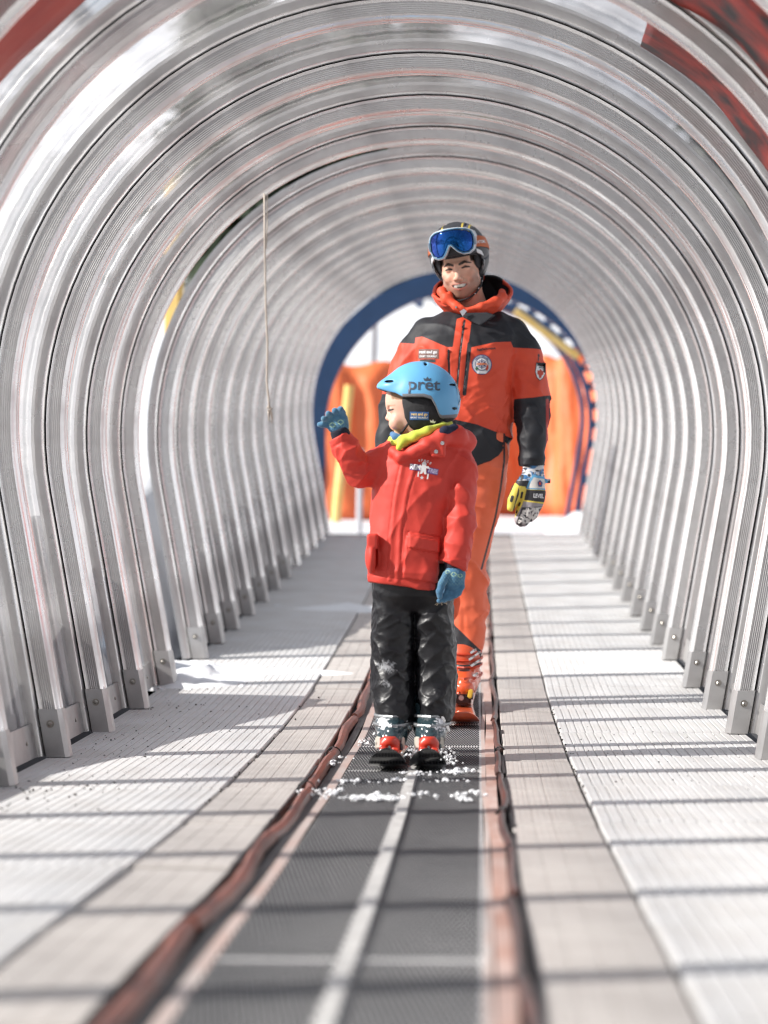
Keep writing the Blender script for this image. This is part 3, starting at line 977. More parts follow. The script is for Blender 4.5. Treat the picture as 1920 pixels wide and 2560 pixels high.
def draped(name, w, h, t, seed, label, loc, rz, lean=0.0, cat='safety mat', group=None, m=None):
    """thick hanging mat with folds, slumped top edge"""
    nx, nz_ = 26, 30
    V = []; F = []
    for side in (0, 1):
        for j in range(nz_ + 1):
            for i in range(nx + 1):
                u = i / nx - .5; v = j / nz_
                top = h * (1 - .05 * math.sin(u * 5 + seed) ** 2 - .06 * abs(u))
                x = u * w * (1 + .05 * math.sin(v * 4 + seed))
                z = v * top
                a = np.array
                f = float(vn(a([u * 7 + seed]), a([v * 2.2 + u * 3.]), a([side * 3.]), seed)[0]) - .5
                f2 = float(vn(a([u * 17 + v * 6 + seed]), a([v * 5.]), a([side * 3.]), seed + 3)[0]) - .5
                edge = min(1, min(i, nx - i) / 2.5, min(j + .6, nz_ - j) / 2.5)
                y = (-1 if side == 0 else 1) * (t / 2 * (0.25 + .75 * edge) + f * .14 * edge + f2 * .05 * edge) + lean * v
                V.append((x, y, z))
    n = (nx + 1) * (nz_ + 1)
    for side in (0, 1):
        for j in range(nz_):
            for i in range(nx):
                q = side * n + j * (nx + 1) + i
                f = (q, q + 1, q + nx + 2, q + nx + 1)
                F.append(f if side == 0 else f[::-1])
    for i in range(nx):
        F.append((i, n + i, n + i + 1, i + 1)); q = nz_ * (nx + 1) + i; F.append((q, q + 1, n + q + 1, n + q))
    for j in range(nz_):
        q = j * (nx + 1); F.append((q, q + nx + 1, n + q + nx + 1, n + q)); q += nx; F.append((q, n + q, n + q + nx + 1, q + nx + 1))
    o = obj(name, mesh_of(name, V, F, m or M_orange, True), loc=loc, rot=(0, 0, rz))
    return tag(o, label, cat, group)
GT = bvh(G)
def gz(x, y):
    hit = GT.ray_cast(Vector((x, y, 80)), Vector((0, 0, -1)))
    return hit[0].z if hit[0] is not None else 0
gO = 'orange safety mats beyond the tunnel mouth'
draped('safety_mat', 1.30, 1.78, .30, 1, 'orange padded mat leaning behind the raised glove', (-1.25, 28.6, gz(-1.25, 28.6) - .05), R(12), .15, group=gO)
draped('safety_mat', 1.10, 1.62, .34, 4, 'crumpled orange mat between the child and the blue arch', (-0.52, 30.2, gz(-.52, 30.2) - .05), R(-25), .1, group=gO)
draped('safety_mat', 0.95, 1.68, .36, 7, 'orange mat just beside the man\'s black sleeve', (0.72, 29.6, gz(.72, 29.6) - .05), R(20), .1, group=gO)
draped('safety_mat', 0.70, 1.84, .40, 9, 'tall folded orange mat showing behind the patterned mitten', (1.12, 28.9, gz(1.12, 28.9) - .05), R(-30), .2, group=gO)
draped('safety_mat', 0.85, 1.72, .34, 12, 'orange mat standing on the snow beside the right end of the arch', (1.58, 27.7, gz(1.58, 27.7) - .12), R(-48), .1, group=gO)

def pole(name, pts, r, m, label, cat, capm=None):
    b = MB(); b.tube(pts, r, 12)
    return tag(b.build(name, m, smooth=False), label, cat)
pole('foam_pole', [(-1.20, 26.6, gz(-1.2, 26.6) - .1), (-1.055, 26.6, 2.0)], 0.046, M_yellow, 'yellow padded pole in front of the orange mats, behind the raised glove', 'pole')
pole('yellow_bar', [(0.55, 25.15, 2.62), (0.85, 25.2, 2.40), (1.13, 25.25, 2.20)], 0.036, M_yellow, 'yellow bar sloping down inside the blue arch, beside the black shoulder', 'bar')
pole('net_pole', [(-1.06, 31.5, gz(-1.06, 31.5) - .1), (-0.98, 31.5, 3.3)], 0.035, M_grey, 'thin grey pole standing in the snow above the left orange mats', 'pole')
pole('marker_pole', [(-0.92, 25.6, gz(-.92, 25.6) - .1), (-0.90, 25.6, 1.35)], 0.03, mat('pale_pole', (.45, .45, .47), .5), 'short grey stake in the snow just outside the mouth', 'stake')
# yellow padded mast and snow-covered object outside the gap
ms = empty('padded_mast', (-1.98, 19.5, gz(-1.98, 19.5) - .1))
tag(ms, 'yellow padded mast standing in the snow outside the gap in the panels', 'mast')
b = MB(); b.box((0, 0, 1.02), (.13, .13, 2.04), bev=.03); b.build('pad', M_yellow, ms)
b = MB(); b.tube([(0, 0, 2.0), (0.02, 0, 2.28)], .045, 12); b.build('mast_pole', mat('ochre_pole', (.38, .25, .05), .5), ms)
# heap of snow by the right-hand mats
def heap(name, c, r, h, label, seed):
    n = 28; V = []; F = []
    for j in range(n + 1):
        for i in range(n + 1):
            u, v = i / n * 2 - 1, j / n * 2 - 1
            d = math.hypot(u, v)
            k = float(vn(np.array([u * 3 + seed]), np.array([v * 3.]), np.array([0.]), seed)[0])
            z = max(0, 1 - d) ** .7 * h * (.6 + .7 * k)
            x, y = c[0] + u * r, c[1] + v * r
            V.append((x, y, gz(x, y) + z - 0.02))
    for j in range(n):
        for i in range(n):
            a = j * (n + 1) + i; F.append((a, a + 1, a + n + 2, a + n + 1))
    return tag(obj(name, mesh_of(name, V, F, M_snow, True)), label, 'snow heap')
heap('snow_heap', (1.22, 25.2), .42, .30, 'rounded heap of snow at the foot of the right-hand orange mats', 3)
# fuel can in the gap
cn = empty('canister', (-1.33, 11.75, gz(-1.33, 11.75) - .03))
tag(cn, 'pale blue plastic canister standing in snow in the gap between panels', 'canister')
b = MB(); b.box((0, 0, .13), (.16, .26, .26), bev=.025); b.build('body', mat('blue_plastic', (.32, .42, .52), .35), cn)
b = MB(); b.tube([(0, -.07, .25), (0, -.07, .30)], .025, 12); b.build('lid', mat('ochre_lid', (.45, .22, .04), .5), cn)
b = MB(); b.tube([(0, -.02, .25), (0, -.02, .305), (0, .09, .305), (0, .09, .25)], .012, 8); b.build('handle', M_grey, cn)

# tarpaulins fixed under the roof panels
M_redcloth = mat('red_cloth', (0.42, 0.040, 0.022), .5, var=(5, (.30, .022, .015), .8), bump=(5, .6, .02))
def tarp(y0, y1, a0, a1, m, label, seed):
    V = []; F = []; ny, na = 10, 26
    for j in range(ny + 1):
        y = y0 + (y1 - y0) * j / ny
        for i in range(na + 1):
            a = R(a0 + (a1 - a0) * i / na)
            w = (float(vn(np.array([a * 6.]), np.array([y * 3.]), np.array([seed * 1.]), 5)[0]) - .3) * .05
            r = 1.308 - w * .6
            V.append((math.cos(a) * r, y - (y0 + y1) / 2, ZC + math.sin(a) * r + fz(y)))
    for j in range(ny):
        for i in range(na):
            q = j * (na + 1) + i; F.append((q, q + 1, q + na + 2, q + na + 1))
    o = obj('tarpaulin', mesh_of('tarpaulin', V, F, m, True), loc=(0, (y0 + y1) / 2, 0))
    md = o.modifiers.new('thick', 'SOLIDIFY'); md.thickness = 0.004
    tag(o, label, 'tarpaulin')
tarp(5.9, 7.0, 122, 152, M_redcloth, 'bright red cloth fixed under the roof panels at the top left corner', 2)
tarp(6.75, 8.2, 24, 58, M_redtarp, 'black and red tarpaulin fixed under the roof panels at the top right', 6)
# pull cord with a knot
M_cord = mat('cord', (0.48, 0.42, 0.36), .8, bump=(900, .8, .001, (1, 1, .3)))
cz = fz(11.3)
pc = empty('pull_cord', (-0.685, 11.3, cz + 2.03))
tag(pc, 'thin pale cord hanging from the roof with a frayed knot at its end', 'cord')
b = MB()
b.tube([(0, 0, .03), (0.002, 0, -.2), (0.006, 0, -.45), (0.013, 0, -.60), (0.010, 0, -.75), (0.018, 0, -.83), (0.022, 0, -.87)], 0.0042, 8)
b.tube([(0.012, 0, .03), (0.012, 0, -.1), (0.007, 0, -.2)], 0.003, 6)
b.build('string', M_cord, pc, smooth=True)
b = MB()
for k in range(4):
    b.tube([(0.022 + .004 * math.sin(k), 0, -.868), (0.022 + .007 * math.cos(k * 2), .004 * math.sin(k * 2), -.885), (0.024 + .009 * math.cos(k * 2.3), .004 * math.cos(k), -.91 - .006 * k)], [.0055, .005, .002], 6)
b.tube([(0.012, 0, -.858), (0.030, .004, -.868), (.016, -.003, -.878)], .007, 8)
b.build('knot', M_cord, pc, smooth=True)

# ------------------------------------------------------------------ fir trees on the rise
M_needle = mat('fir_needles', (0.018, 0.032, 0.016), 0.85, var=(1.3, (0.04, 0.055, 0.025), 1.0))
M_bark = mat('bark', (0.09, 0.06, 0.04), 0.9, var=(3, (.05, .035, .025), .8))
def fir(seed, H=11.0):
    r_ = random.Random(seed); V = []; F = []
    z = H * .10
    while z < H:
        t = z / H
        reach = (1 - t) ** .85 * H * .23 + .12
        nb = 9
        a0 = r_.random() * 7
        for k in range(nb):
            if r_.random() < .12: continue
            a = a0 + 2 * math.pi * k / nb + r_.uniform(-.25, .25)
            L_ = reach * r_.uniform(.7, 1.15); dx, dy = math.cos(a), math.sin(a)
            px, py = -dy, dx
            droop = L_ * r_.uniform(.25, .45)
            for s in range(4):
                q0, q1 = s / 4, (s + 1.15) / 4
                wd = L_ * .20 * (1.1 - q0) + .05
                c0 = (dx * L_ * q0, dy * L_ * q0, z - droop * q0 ** 1.5)
                c1 = (dx * L_ * q1, dy * L_ * q1, z - droop * q1 ** 1.5 - .06)
                for sd_ in (-1, 1):
                    n = len(V)
                    V.extend([c0, c1, (c1[0] + px * wd * sd_ * r_.uniform(.6, 1.2), c1[1] + py * wd * sd_, c1[2] - wd * r_.uniform(.2, .7)),
                              (c0[0] + px * wd * sd_ * .6, c0[1] + py * wd * sd_ * .6, c0[2] - wd * r_.uniform(.1, .4))])
                    F.append((n, n + 1, n + 2, n + 3))
        z += H * .026 * (1.15 - .5 * t)
    crown = mesh_of('crown', V, F, M_needle)
    b = MB(); b.tube([(0, 0, -1.0), (0, 0, H * .5), (0, 0, H)], [H * .018, H * .010, .01], 8)
    return crown, mesh_of('trunk', b.V, b.F, M_bark)
FIRS = [fir(s) for s in (1, 2, 3)]
tr2 = random.Random(5)
spots = []
for k in range(26):
    d = tr2.uniform(92, 140)
    spots.append((d * tr2.uniform(-.105, -.01), d))
for k in range(14):
    d = tr2.uniform(90, 140)
    spots.append((d * tr2.uniform(.085, .22), d))
for i, (x, y) in enumerate(spots):
    cr, tk = FIRS[i % 3]
    t_ = empty('fir_tree', (x, y, gz(x, y)), tr2.uniform(0, 6))
    sc = tr2.uniform(.75, 1.35); t_.scale = (sc, sc, sc)
    tag(t_, 'dark fir tree on the snowy rise beyond the tunnel', 'fir tree', 'fir trees on the rise beyond the tunnel')
    obj('crown', cr, t_); obj('trunk', tk, t_)

# ------------------------------------------------------------------ added dark station, unseen behind the camera, to darken what the ribs reflect
M_wood = mat('dark_boards', (0.045, 0.032, 0.025), .7, var=(3, (.03, .022, .018), .8, (8, 8, .4)))
M_roofd = mat('unseen_station_roof', (0.10, 0.02, 0.015), .6)
st = empty('unseen_dark_station', (0, -3.2, fz(-3)))
tag(st, 'unseen dark timber station added behind the camera to darken the rib reflections', 'light blocker')
b = MB()
for k in range(24):
    x = -4.6 + k * .4
    z0 = 0 if abs(x) > 1.5 else 2.6
    b.box((x, 0, (z0 + 4.2) / 2), (.39, .10, 4.2 - z0))
b.build('wall', M_wood, st)
b = MB(); b.box((-4.8, -3, 2.1), (.12, 6, 4.2)); b.box((4.8, -3, 2.1), (.12, 6, 4.2)); b.box((0, -6, 2.1), (9.7, .12, 4.2)); b.build('side_wall', M_wood, st)
b = MB(); b.box((0, -2.9, 4.32), (10.6, 7.4, .20)); b.build('roof', M_roofd, st)
b = MB(); b.box((0, -5.4, 1.2), (2.2, .8, 1.6), bev=.05); b.tube([(-.9, -4.6, .35), (.9, -4.6, .35)], .25, 16); b.build('unseen_drive_unit', M_dark, st)
# ================================================================== people: shared materials
def crease(m, scale=12.0, dist=0.016, strength=0.6, stretch=(1, 1, .5), rot=(0.3, 0.4, 0.5)):
    """adds sharp soft-cloth creases as relief on top of a material's fine weave"""
    nt = m.node_tree; N = nt.nodes; L = nt.links; b = N['Principled BSDF']
    tc = N.new('ShaderNodeTexCoord'); mp = N.new('ShaderNodeMapping')
    mp.inputs['Scale'].default_value = stretch; mp.inputs['Rotation'].default_value = rot
    L.new(tc.outputs['Object'], mp.inputs[0])
    n = N.new('ShaderNodeTexNoise'); n.noise_type = 'RIDGED_MULTIFRACTAL'
    n.inputs['Scale'].default_value = scale; n.inputs['Detail'].default_value = 2.2; n.inputs['Roughness'].default_value = .45
    n.inputs['Distortion'].default_value = .6
    L.new(mp.outputs[0], n.inputs['Vector'])
    bp = N.new('ShaderNodeBump'); bp.inputs['Strength'].default_value = strength; bp.inputs['Distance'].default_value = dist
    L.new(n.outputs[0], bp.inputs['Height'])
    if b.inputs['Normal'].is_linked: L.new(b.inputs['Normal'].links[0].from_socket, bp.inputs['Normal'])
    L.new(bp.outputs[0], b.inputs['Normal'])
    return m
def cloth(name, col, rough=0.62, col2=None, bs=260, bstr=0.25, sheen=0.0, spec=0.4, cr=0.5):
    m = mat(name, col, rough, bump=(bs, bstr, 0.0012), var=(11, col2 or tuple(c * .86 for c in col), 0.8), sheen=sheen, spec=spec)
    return crease(m, strength=cr) if cr else m
M_white_print = mat('white_print', (0.78, 0.78, 0.78), 0.6)
M_navy_print = mat('navy_print', (0.03, 0.04, 0.12), 0.6)
M_black_print = mat('black_print', (0.02, 0.02, 0.024), 0.6)
M_silver = mat('buckle_metal', (0.62, 0.62, 0.63), 0.25, 0.9)
M_padblack = mat('black_padding', (0.016, 0.016, 0.018), 0.8, bump=(160, .5, .0015))
M_skiblack = mat('ski_black', (0.010, 0.010, 0.012), 0.22, coat=0.6)
M_bootred = mat('binding_red', (0.62, 0.045, 0.02), 0.35, coat=.3)
M_bindwhite = mat('binding_white', (0.72, 0.70, 0.62), 0.4)

def skin_mat(name, col):
    m = mat(name, col, 0.48, bump=(320, .12, .0008), var=(28, (col[0] * .92, col[1] * .80, col[2] * .76), .6), sss=0.12, spec=.35)
    return m

# ================================================================== the child
BX, BY = 0.004, 8.42
boy = empty('person', (BX, BY, fz(BY)))
tag(boy, 'child in a red jacket, black snow trousers and blue helmet raising one gloved hand', 'person')
def bx(p): return (p - 893) / 700
def bz(p): return (1640 - p) / 700
def bp(px, py, y=0.0, r=None):
    v = (bx(px), y, bz(py))
    return v if r is None else (*v, r)

# ---- body (head, neck, core) : one mesh
M_skin_b = skin_mat('child_skin', (0.78, 0.49, 0.38))
prof_z = [bz(p) for p in (966, 950, 944, 941, 937, 932, 929.5, 926, 923, 919, 915, 911.5, 907, 903, 898, 893, 888, 882, 872, 858, 845, 830)]
prof_x = [bx(p) for p in (872, 866, 858, 854, 852.3, 851.8, 848.6, 850.2, 846.2, 846.8, 845, 843.5, 844, 843.0, 842.2, 841.0, 839.8, 837.6, 836.5, 837, 840, 850)]
o_ = np.argsort(prof_z); prof_z = np.array(prof_z)[o_]; prof_x = np.array(prof_x)[o_]
def boy_head(P):
    x, y, z = P
    wy = np.interp(z, [bz(966), bz(945), bz(925), bz(900), bz(870), bz(840)], [.026, .034, .054, .063, .066, .060]).astype(np.float32)
    t = np.clip(np.abs(y + .0) / wy, 0, 1.3)
    xf = np.interp(z, prof_z, prof_x) + .052 * t ** 2.4
    face = smax(xf - x, np.abs(y) - wy, .03)
    face = smax(face, x - bx(905), .02)
    face = smax(face, z - bz(835), .02)
    jaw = np.interp(x, [bx(850), bx(866), bx(880), bx(905)], [bz(947), bz(946), bz(934), bz(921)])
    face = smax(face, jaw - z, .012)
    sk = ell(P, (bx(900), 0, bz(868)), (.088, .070, .088))
    d = smin(face, sk, .03)
    d = smin(d, ell(P, (bx(857), -.036, bz(916)), (.022, .022, .023)), .02)      # cheeks
    d = smin(d, ell(P, (bx(857), .036, bz(916)), (.026, .026, .025)), .02)
    nose = cap(P, (bx(842), 0, bz(893)), (bx(838.0), 0, bz(905)), .0055, .0085)
    d = smin(d, nose, .008)
    for s in (-1, 1): d = smin(d, ell(P, (bx(842.5), s * .009, bz(908)), (.006, .006, .005)), .004)
    for s in (-1, 1):
        d = smax(d, -ell(P, (bx(839), s * .031, bz(889.5)), (.012, .017, .010)), .010)     # socket
        d = smin(d, ell(P, (bx(848.5), s * .030, bz(889)), (.0105, .014, .011)), .003)     # eye ball and lid
    d = smax(d, -cap(P, (bx(846), -.016, bz(926)), (bx(846), .016, bz(926)), .0016, .0016), .002)
    d = smin(d, cap(P, (bx(900), 0, bz(920)), (bx(912), 0.005, bz(985)), .050, .055), .03)      # neck
    d = smin(d, ell(P, (bx(905), 0.01, bz(1060)), (.115, .085, .16)), .05)                  # chest inside the jacket
    return d
eye_c = (bx(843.5), bz(889.5))
a_ = {
 'lip': lambda P: np.where(np.abs(P[1]) < .020, poly2(P[0], P[2], [bp(842, 921.5)[::2], bp(856, 925.5)[::2], bp(855, 932)[::2], bp(842, 932.5)[::2]]), .01),
 'brow': lambda P: np.where(P[1] < 0, cap((P[0], P[1] * 0, P[2]), (bx(839.5), 0, bz(880)), (bx(854), 0, bz(879)), .0028, .0016), cap(P, (bx(840.5), .018, bz(879.5)), (bx(852), .052, bz(881.5)), .0032, .002)),
 'eyedark': lambda P: cap((P[0], P[1] * 0, P[2]), (bx(841.0), 0, bz(889.3)), (bx(851), 0, bz(887.5)), .0042, .0020),
 'eyewhite': lambda P: cap((P[0], P[1] * 0, P[2]), (bx(843.5), 0, bz(891)), (bx(848), 0, bz(890)), .0018, .0012),
 'blush': lambda P: ell(P, (bx(852), -.045, bz(913)), (.022, .03, .018)) * 1.0,
 'hair': lambda P: np.where(P[2] > bz(866), (bx(851.5) + .011 * vn(P[0] * 60, P[1] * 60, P[2] * 130, 3) - P[0]) + (bz(880) - P[2]) * .35, .01),
}
layer(M_skin_b, 'blush', (0.74, 0.34, 0.25), soft=.012, amount=.35)
layer(M_skin_b, 'lip', (0.56, 0.17, 0.14), soft=.0015, amount=.85)
layer(M_skin_b, 'brow', (0.30, 0.17, 0.09), soft=.0018, amount=.6)
layer(M_skin_b, 'eyewhite', (0.70, 0.62, 0.58), soft=.001, amount=.8)
layer(M_skin_b, 'eyedark', (0.035, 0.022, 0.018), soft=.0010, amount=.95)
layer(M_skin_b, 'hair', (0.24, 0.125, 0.055), soft=.0030, amount=.9)
sdf_obj('body', boy_head, (-.14, -.11, .62), (.16, .11, 1.17), .0028, M_skin_b, boy, a_)

# ---- helmet
M_hblue = mat('helmet_blue', (0.125, 0.40, 0.68), 0.42, bump=(500, .05, .0005))
rim_x = [bx(p) for p in (814, 834, 857, 873, 917, 933, 942, 951, 956, 979, 995)]
rim_z = [bz(p) for p in (841, 848.4, 854, 863, 863, 867.6, 883.6, 906.5, 908.8, 906.5, 903)]
def rimd(P): return np.interp(P[0], rim_x, rim_z) - P[2]
def hel_outer(P, g=0.0):
    d = ell(P, (bx(907), 0, bz(866)), (.121 + g, .108 + g, .1195 + g))
    back = ell(P, (bx(930), 0, bz(872)), (.082 + g, .095 + g, .090 + g))
    d = smin(d, back, .03)
    brim = ell(P, (bx(846), 0, bz(838)), (.046 + g, .070 + g, .024 + g))
    return smin(d, brim, .028)
def boy_helmet(P):
    d = smax(hel_outer(P), rimd(P), .004)
    d = smax(d, -hel_outer(P, -.014), .003)
    d = smax(d, z_low(P), .003) if False else d
    # vents
    for (px, py, rx, rz, y) in ((842, 828, .014, .0042, -.07), (920, 789, .005, .0075, -.03), (979, 835, .012, .0035, -.06), (982, 886, .008, .004, -.065)):
        c = bp(px, py)
        yy_ = np.abs(P[1]) - 0.0
        q = np.sqrt(((P[0] - c[0]) / rx) ** 2 + ((P[2] - c[2]) / rz) ** 2) - 1
        q = smax(q * min(rx, rz), -(np.abs(P[1]) - .02), .002)
        d = smax(d, -smax(q, -hel_outer(P, -.009), .001), .002)
    # a shallow step line over the ear
    return d
helm = sdf_obj('helmet', boy_helmet, (-.135, -.13, .98), (.155, .13, 1.24), .0026, M_hblue, boy,
    {'rimgrey': lambda P: np.maximum(-(rimd(P) + .0105), -(P[0] - bx(871))), 'ventdark': lambda P: hel_outer(P) + .0035})
layer(M_hblue, 'ventdark', (0.02, 0.03, 0.04), soft=.0008, rough=.8)
layer(M_hblue, 'rimgrey', (0.17, 0.175, 0.19), soft=.0008, rough=.6)
T = bvh(helm)
M_hprint = mat('helmet_print', (0.055, 0.075, 0.11), .5)
text_on('pret', .052, (bx(917), bz(836.5)), T, 'lettering', M_hprint, helm, rot=R(-2), bold=.0008, sx=1.12, y=-.3, off=.0012)
crown_pts = [(-.009, -.005), (.009, -.005), (.0125, .004), (.0055, .000), (.0, .0085), (-.0055, .000), (-.0125, .004)]
shape_on(crown_pts, (bx(924.5), bz(824.5)), T, 'crown_emblem', M_hprint, helm, n=2)
# chrome clip for goggles at the back
b = MB(); b.tube([bp(984, 829, -.03), bp(992, 850, -.035), bp(995, 866, -.035), bp(988, 886, -.03), bp(984, 894, -.02)], .0022, 8)
b.build('goggle_clip', M_silver, helm, smooth=True)
b = MB(); b.box(bp(984.5, 889, -.03), (.008, .01, .012), bev=.002); b.build('clip_base', M_silver, helm)
# ear pad and chin strap
padpoly = [bp(*p)[::2] for p in ((868, 858), (880, 861), (920, 862), (938, 868), (950, 880), (962, 900), (966, 915), (950, 921), (925, 926), (905, 934), (893, 932), (882, 918), (876, 905), (873, 888), (869, 870))]
def boy_pad(P):
    e = ell(P, (bx(915), 0, bz(885)), (.100, .094 + 0 * P[0], .105))
    d = smax(e, poly2(P[0], P[2], padpoly), .008)
    d = smax(d, -ell(P, (bx(905), 0, bz(885)), (.095, .070, .10)), .004)
    back = smax(ell(P, (bx(940), 0, bz(895)), (.065, .080, .045)), bx(925) - P[0], .01)
    d = smin(d, back, .01)
    d = d - .0012 * vn(P[0] * 140, P[1] * 140, P[2] * 140, 4)
    return d
pad = sdf_obj('ear_pad', boy_pad, (-.05, -.12, .98), (.13, .12, 1.14), .0028, M_padblack, boy)
T2 = bvh(pad)
M_tagblue = mat('tag_blue', (0.035, 0.13, 0.36), .5)
shape_on(rect(.058, .0245), (bx(907), bz(903)), T2, 'tag', M_tagblue, pad, rot=R(-1), off=.002)
M_tagyel = mat('tag_yellow', (.85, .62, .25), .5)
text_on('rent and go', .0118, (bx(907), bz(899.5)), T2, 'lettering', M_tagyel, pad, rot=R(-1), off=.0032, bold=.0004, sx=.92)
text_on('SPORT YOURSELF', .0068, (bx(907), bz(907)), T2, 'lettering', M_white_print, pad, rot=R(-1), off=.0032, bold=.0002)
shape_on([(a * .75, b_ * .8) for a, b_ in crown_pts], (bx(936), bz(915)), T2, 'crown_emblem', M_white_print, pad, rot=R(-12), off=.002, n=2)
b = MB(); b.tube([bp(876, 880, -.070), bp(878, 905, -.073), bp(888, 925, -.068), bp(896, 931, -.058), bp(908, 934, -.05)], .0036, 8)
b.tube([bp(884, 918, -.070), bp(872, 934, -.050), bp(858, 948, -.014), bp(862, 949, .02)], .0034, 8)
b.build('chin_strap', M_padblack, pad, smooth=True)

# ---- neck warmer
M_buff = cloth('lime_fleece', (0.60, 0.68, 0.075), .8, (0.48, 0.56, 0.05), sheen=.3)
def buff(P):
    d = chain(P, [bp(850, 955, -.02, .016), bp(857, 958, -.052, .016), bp(875, 955, -.080, .0155), bp(898, 947, -.098, .014), bp(925, 936, -.098, .0125), bp(958, 922, -.070, .009), bp(970, 920, -.02, .009), bp(960, 930, .06, .012), bp(890, 945, .075, .014), bp(852, 952, .03, .016), bp(850, 955, -.02, .016)], .01)
    d = smin(d, cap(P, bp(872, 958, -.090), bp(864, 970, -.102), .013, .009), .012)
    return d - .0035 * folds(P, (1, 0, .35), 26, 6, 3)
sdf_obj('neck_warmer', buff, (-.10, -.14, .92), (.15, .12, 1.06), .0030, M_buff, boy)
M_bluefleece = cloth('blue_fleece', (0.05, 0.16, 0.32), .85, sheen=.3)
sdf_obj('inner_collar', lambda P: chain(P, [bp(849, 942, -.035, .0095), bp(856, 948, -.062, .010), bp(870, 950, -.07, .009)], .01) - .001 * vn(P[0] * 200, P[1] * 200, P[2] * 200), (-.09, -.10, .95), (.0, .0, 1.03), .0028, M_bluefleece, boy)

# ---- jacket
M_red = cloth('red_nylon', (0.63, 0.058, 0.040), .58, (0.57, 0.046, 0.032), spec=.35, cr=.8)
TR = [(947, 866, 968, .0, .040), (958, 845, 990, .0, .075), (975, 828, 1000, .005, .093), (1000, 814, 1002, .005, .102), (1050, 806, 990, .0, .108),
      (1100, 804, 980, .0, .112), (1150, 800, 974, .0, .116), (1200, 797, 966, .0, .120), (1250, 795, 960, .0, .122), (1285, 797, 955, .0, .121)]
TR = [(bz(a), bx(b_), bx(c), d, e) for a, b_, c, d, e in TR]
def boy_jacket(P):
    x, y, z = P
    d = stack(P, TR, 2.4)
    hem = np.interp(x, [bx(795), bx(850), bx(905), bx(960)], [bz(1256), bz(1264), bz(1272), bz(1277)])
    d = smax(d, hem - z, .006)
    d = smax(d, -smax(stack(P, [(a - .03, b_ + .012, c - .012, e, f - .012) for a, b_, c, e, f in TR], 2.4), z - bz(1225), .01), .004)
    # nearer arm hanging, farther arm raised
    arm = chain(P, [bp(973, 972, .0, .052), bp(992, 1015, -.012, .050), bp(996, 1075, -.030, .047), bp(994, 1130, -.055, .045), bp(989, 1180, -.075, .042), bp(983, 1222, -.090, .041)], .02, 1.08)
    arm = smax(arm, bz(1222) - .02 * (x - bx(983)) / .04 - z, .004)
    af = folds(P, (1, 0, -.25), 15, 4, 11, p=3)
    arm = arm - .0055 * af * np.clip((z - bz(1225)) / .03, 0, 1) - .0050 * folds(P, (.9, 0, -.6), 24, 4, 17, p=5)
    arm = arm - .003 * np.exp(-((z - bz(1212)) / .004) ** 2)
    d = smin(d, arm, .010)
    ra = chain(P, [bp(838, 992, -.005, .048), bp(806, 1012, -.020, .046), bp(779, 1022, -.040, .045), bp(764, 1000, -.055, .040), bp(748, 972, -.065, .037), bp(735, 946, -.072, .036)], .018, 1.05)
    cx, cz = bx(734), bz(946)
    nx_, nz2 = bx(720) - bx(745), bz(930) - bz(976)
    ln = math.hypot(nx_, nz2); pl = ((x - cx) * nx_ + (z - cz) * nz2) / ln
    ra = smax(ra, pl, .004)
    ra = ra - (.0065 * folds(P, (.8, 0, .55), 15, 3.5, 23, p=3.5) + .005 * folds(P, (.2, 0, 1), 28, 3.5, 25, p=4) + .011 * np.exp(-(((x - bx(778)) / .035) ** 2 + ((z - bz(1008)) / .035) ** 2)) * folds(P, (.9, 0, .1), 34, 5, 27, p=5)) * np.clip(-pl / .03, 0, 1) + .002 * np.exp(-((pl + .022) / .003) ** 2)
    d = smin(d, ra, .014)
    # body folds
    f = folds(P, (.25, 0, 1), 7.5, 3.5, 31, p=2.2)
    d = d - .0045 * f * (np.abs(x - bx(880)) < .2) - .0045 * folds(P, (.6, 0, 1), 15, 4.5, 33, p=6)
    low = np.exp(-((z - bz(1235)) / .03) ** 2)
    d = d - .0045 * low * folds(P, (1, 0, -.12), 16, 5, 37)
    # raised hem band, seams of the storm flap
    front = y < .02
    hemline = hem + .020
    d = d + np.where(front, .0024 * np.exp(-((z - hemline) / .0022) ** 2), 0)
    for pts in (((905, 1004), (886, 1068), (872, 1150), (866, 1262)), ((868, 1000), (852, 1075), (842, 1160), (838, 1256))):
        zz = [bz(p[1]) for p in pts][::-1]; xx = [bx(p[0]) for p in pts][::-1]
        sx = np.interp(z, zz, xx)
        inr = (z > zz[0]) & (z < zz[-1]) & front
        d = d + np.where(inr, .0026 * np.exp(-((x - sx) / .0022) ** 2), 0)
        d = d - np.where(inr, .0028 * np.exp(-(((x - sx) + (.008 if pts[0][0] > 900 else -.008)) / .007) ** 2), 0)
    # shoulder seam of the sleeve
    # patch pocket with flap (image right), bellows pocket (image left)
    pk = poly2(x, z, [bp(*p)[::2] for p in ((880, 1158), (951, 1170), (947, 1262), (872, 1250))])
    fl = poly2(x, z, [bp(*p)[::2] for p in ((884, 1152), (953, 1162), (951, 1197), (884, 1186))])
    d = d - np.where(front, .0065 * np.clip(-pk / .002, 0, 1), 0) - np.where(front, .0085 * np.clip(-fl / .002, 0, 1), 0) + np.where(front, .003 * np.exp(-(fl / .003) ** 2), 0)
    pk2 = smax(ell(P, (bx(806), -.07, bz(1205)), (.022, .075, .052)), -smax(ell(P, (bx(813), -.10, bz(1206)), (.010, .03, .036)), -1 * (x - bx(804)), .004), .003)
    d = smin(d, pk2, .006)
    fp = rbox(P, (bx(807), -.075, bz(1172)), (.016, .055, .022), .006)
    d = smin(d, fp, .004)
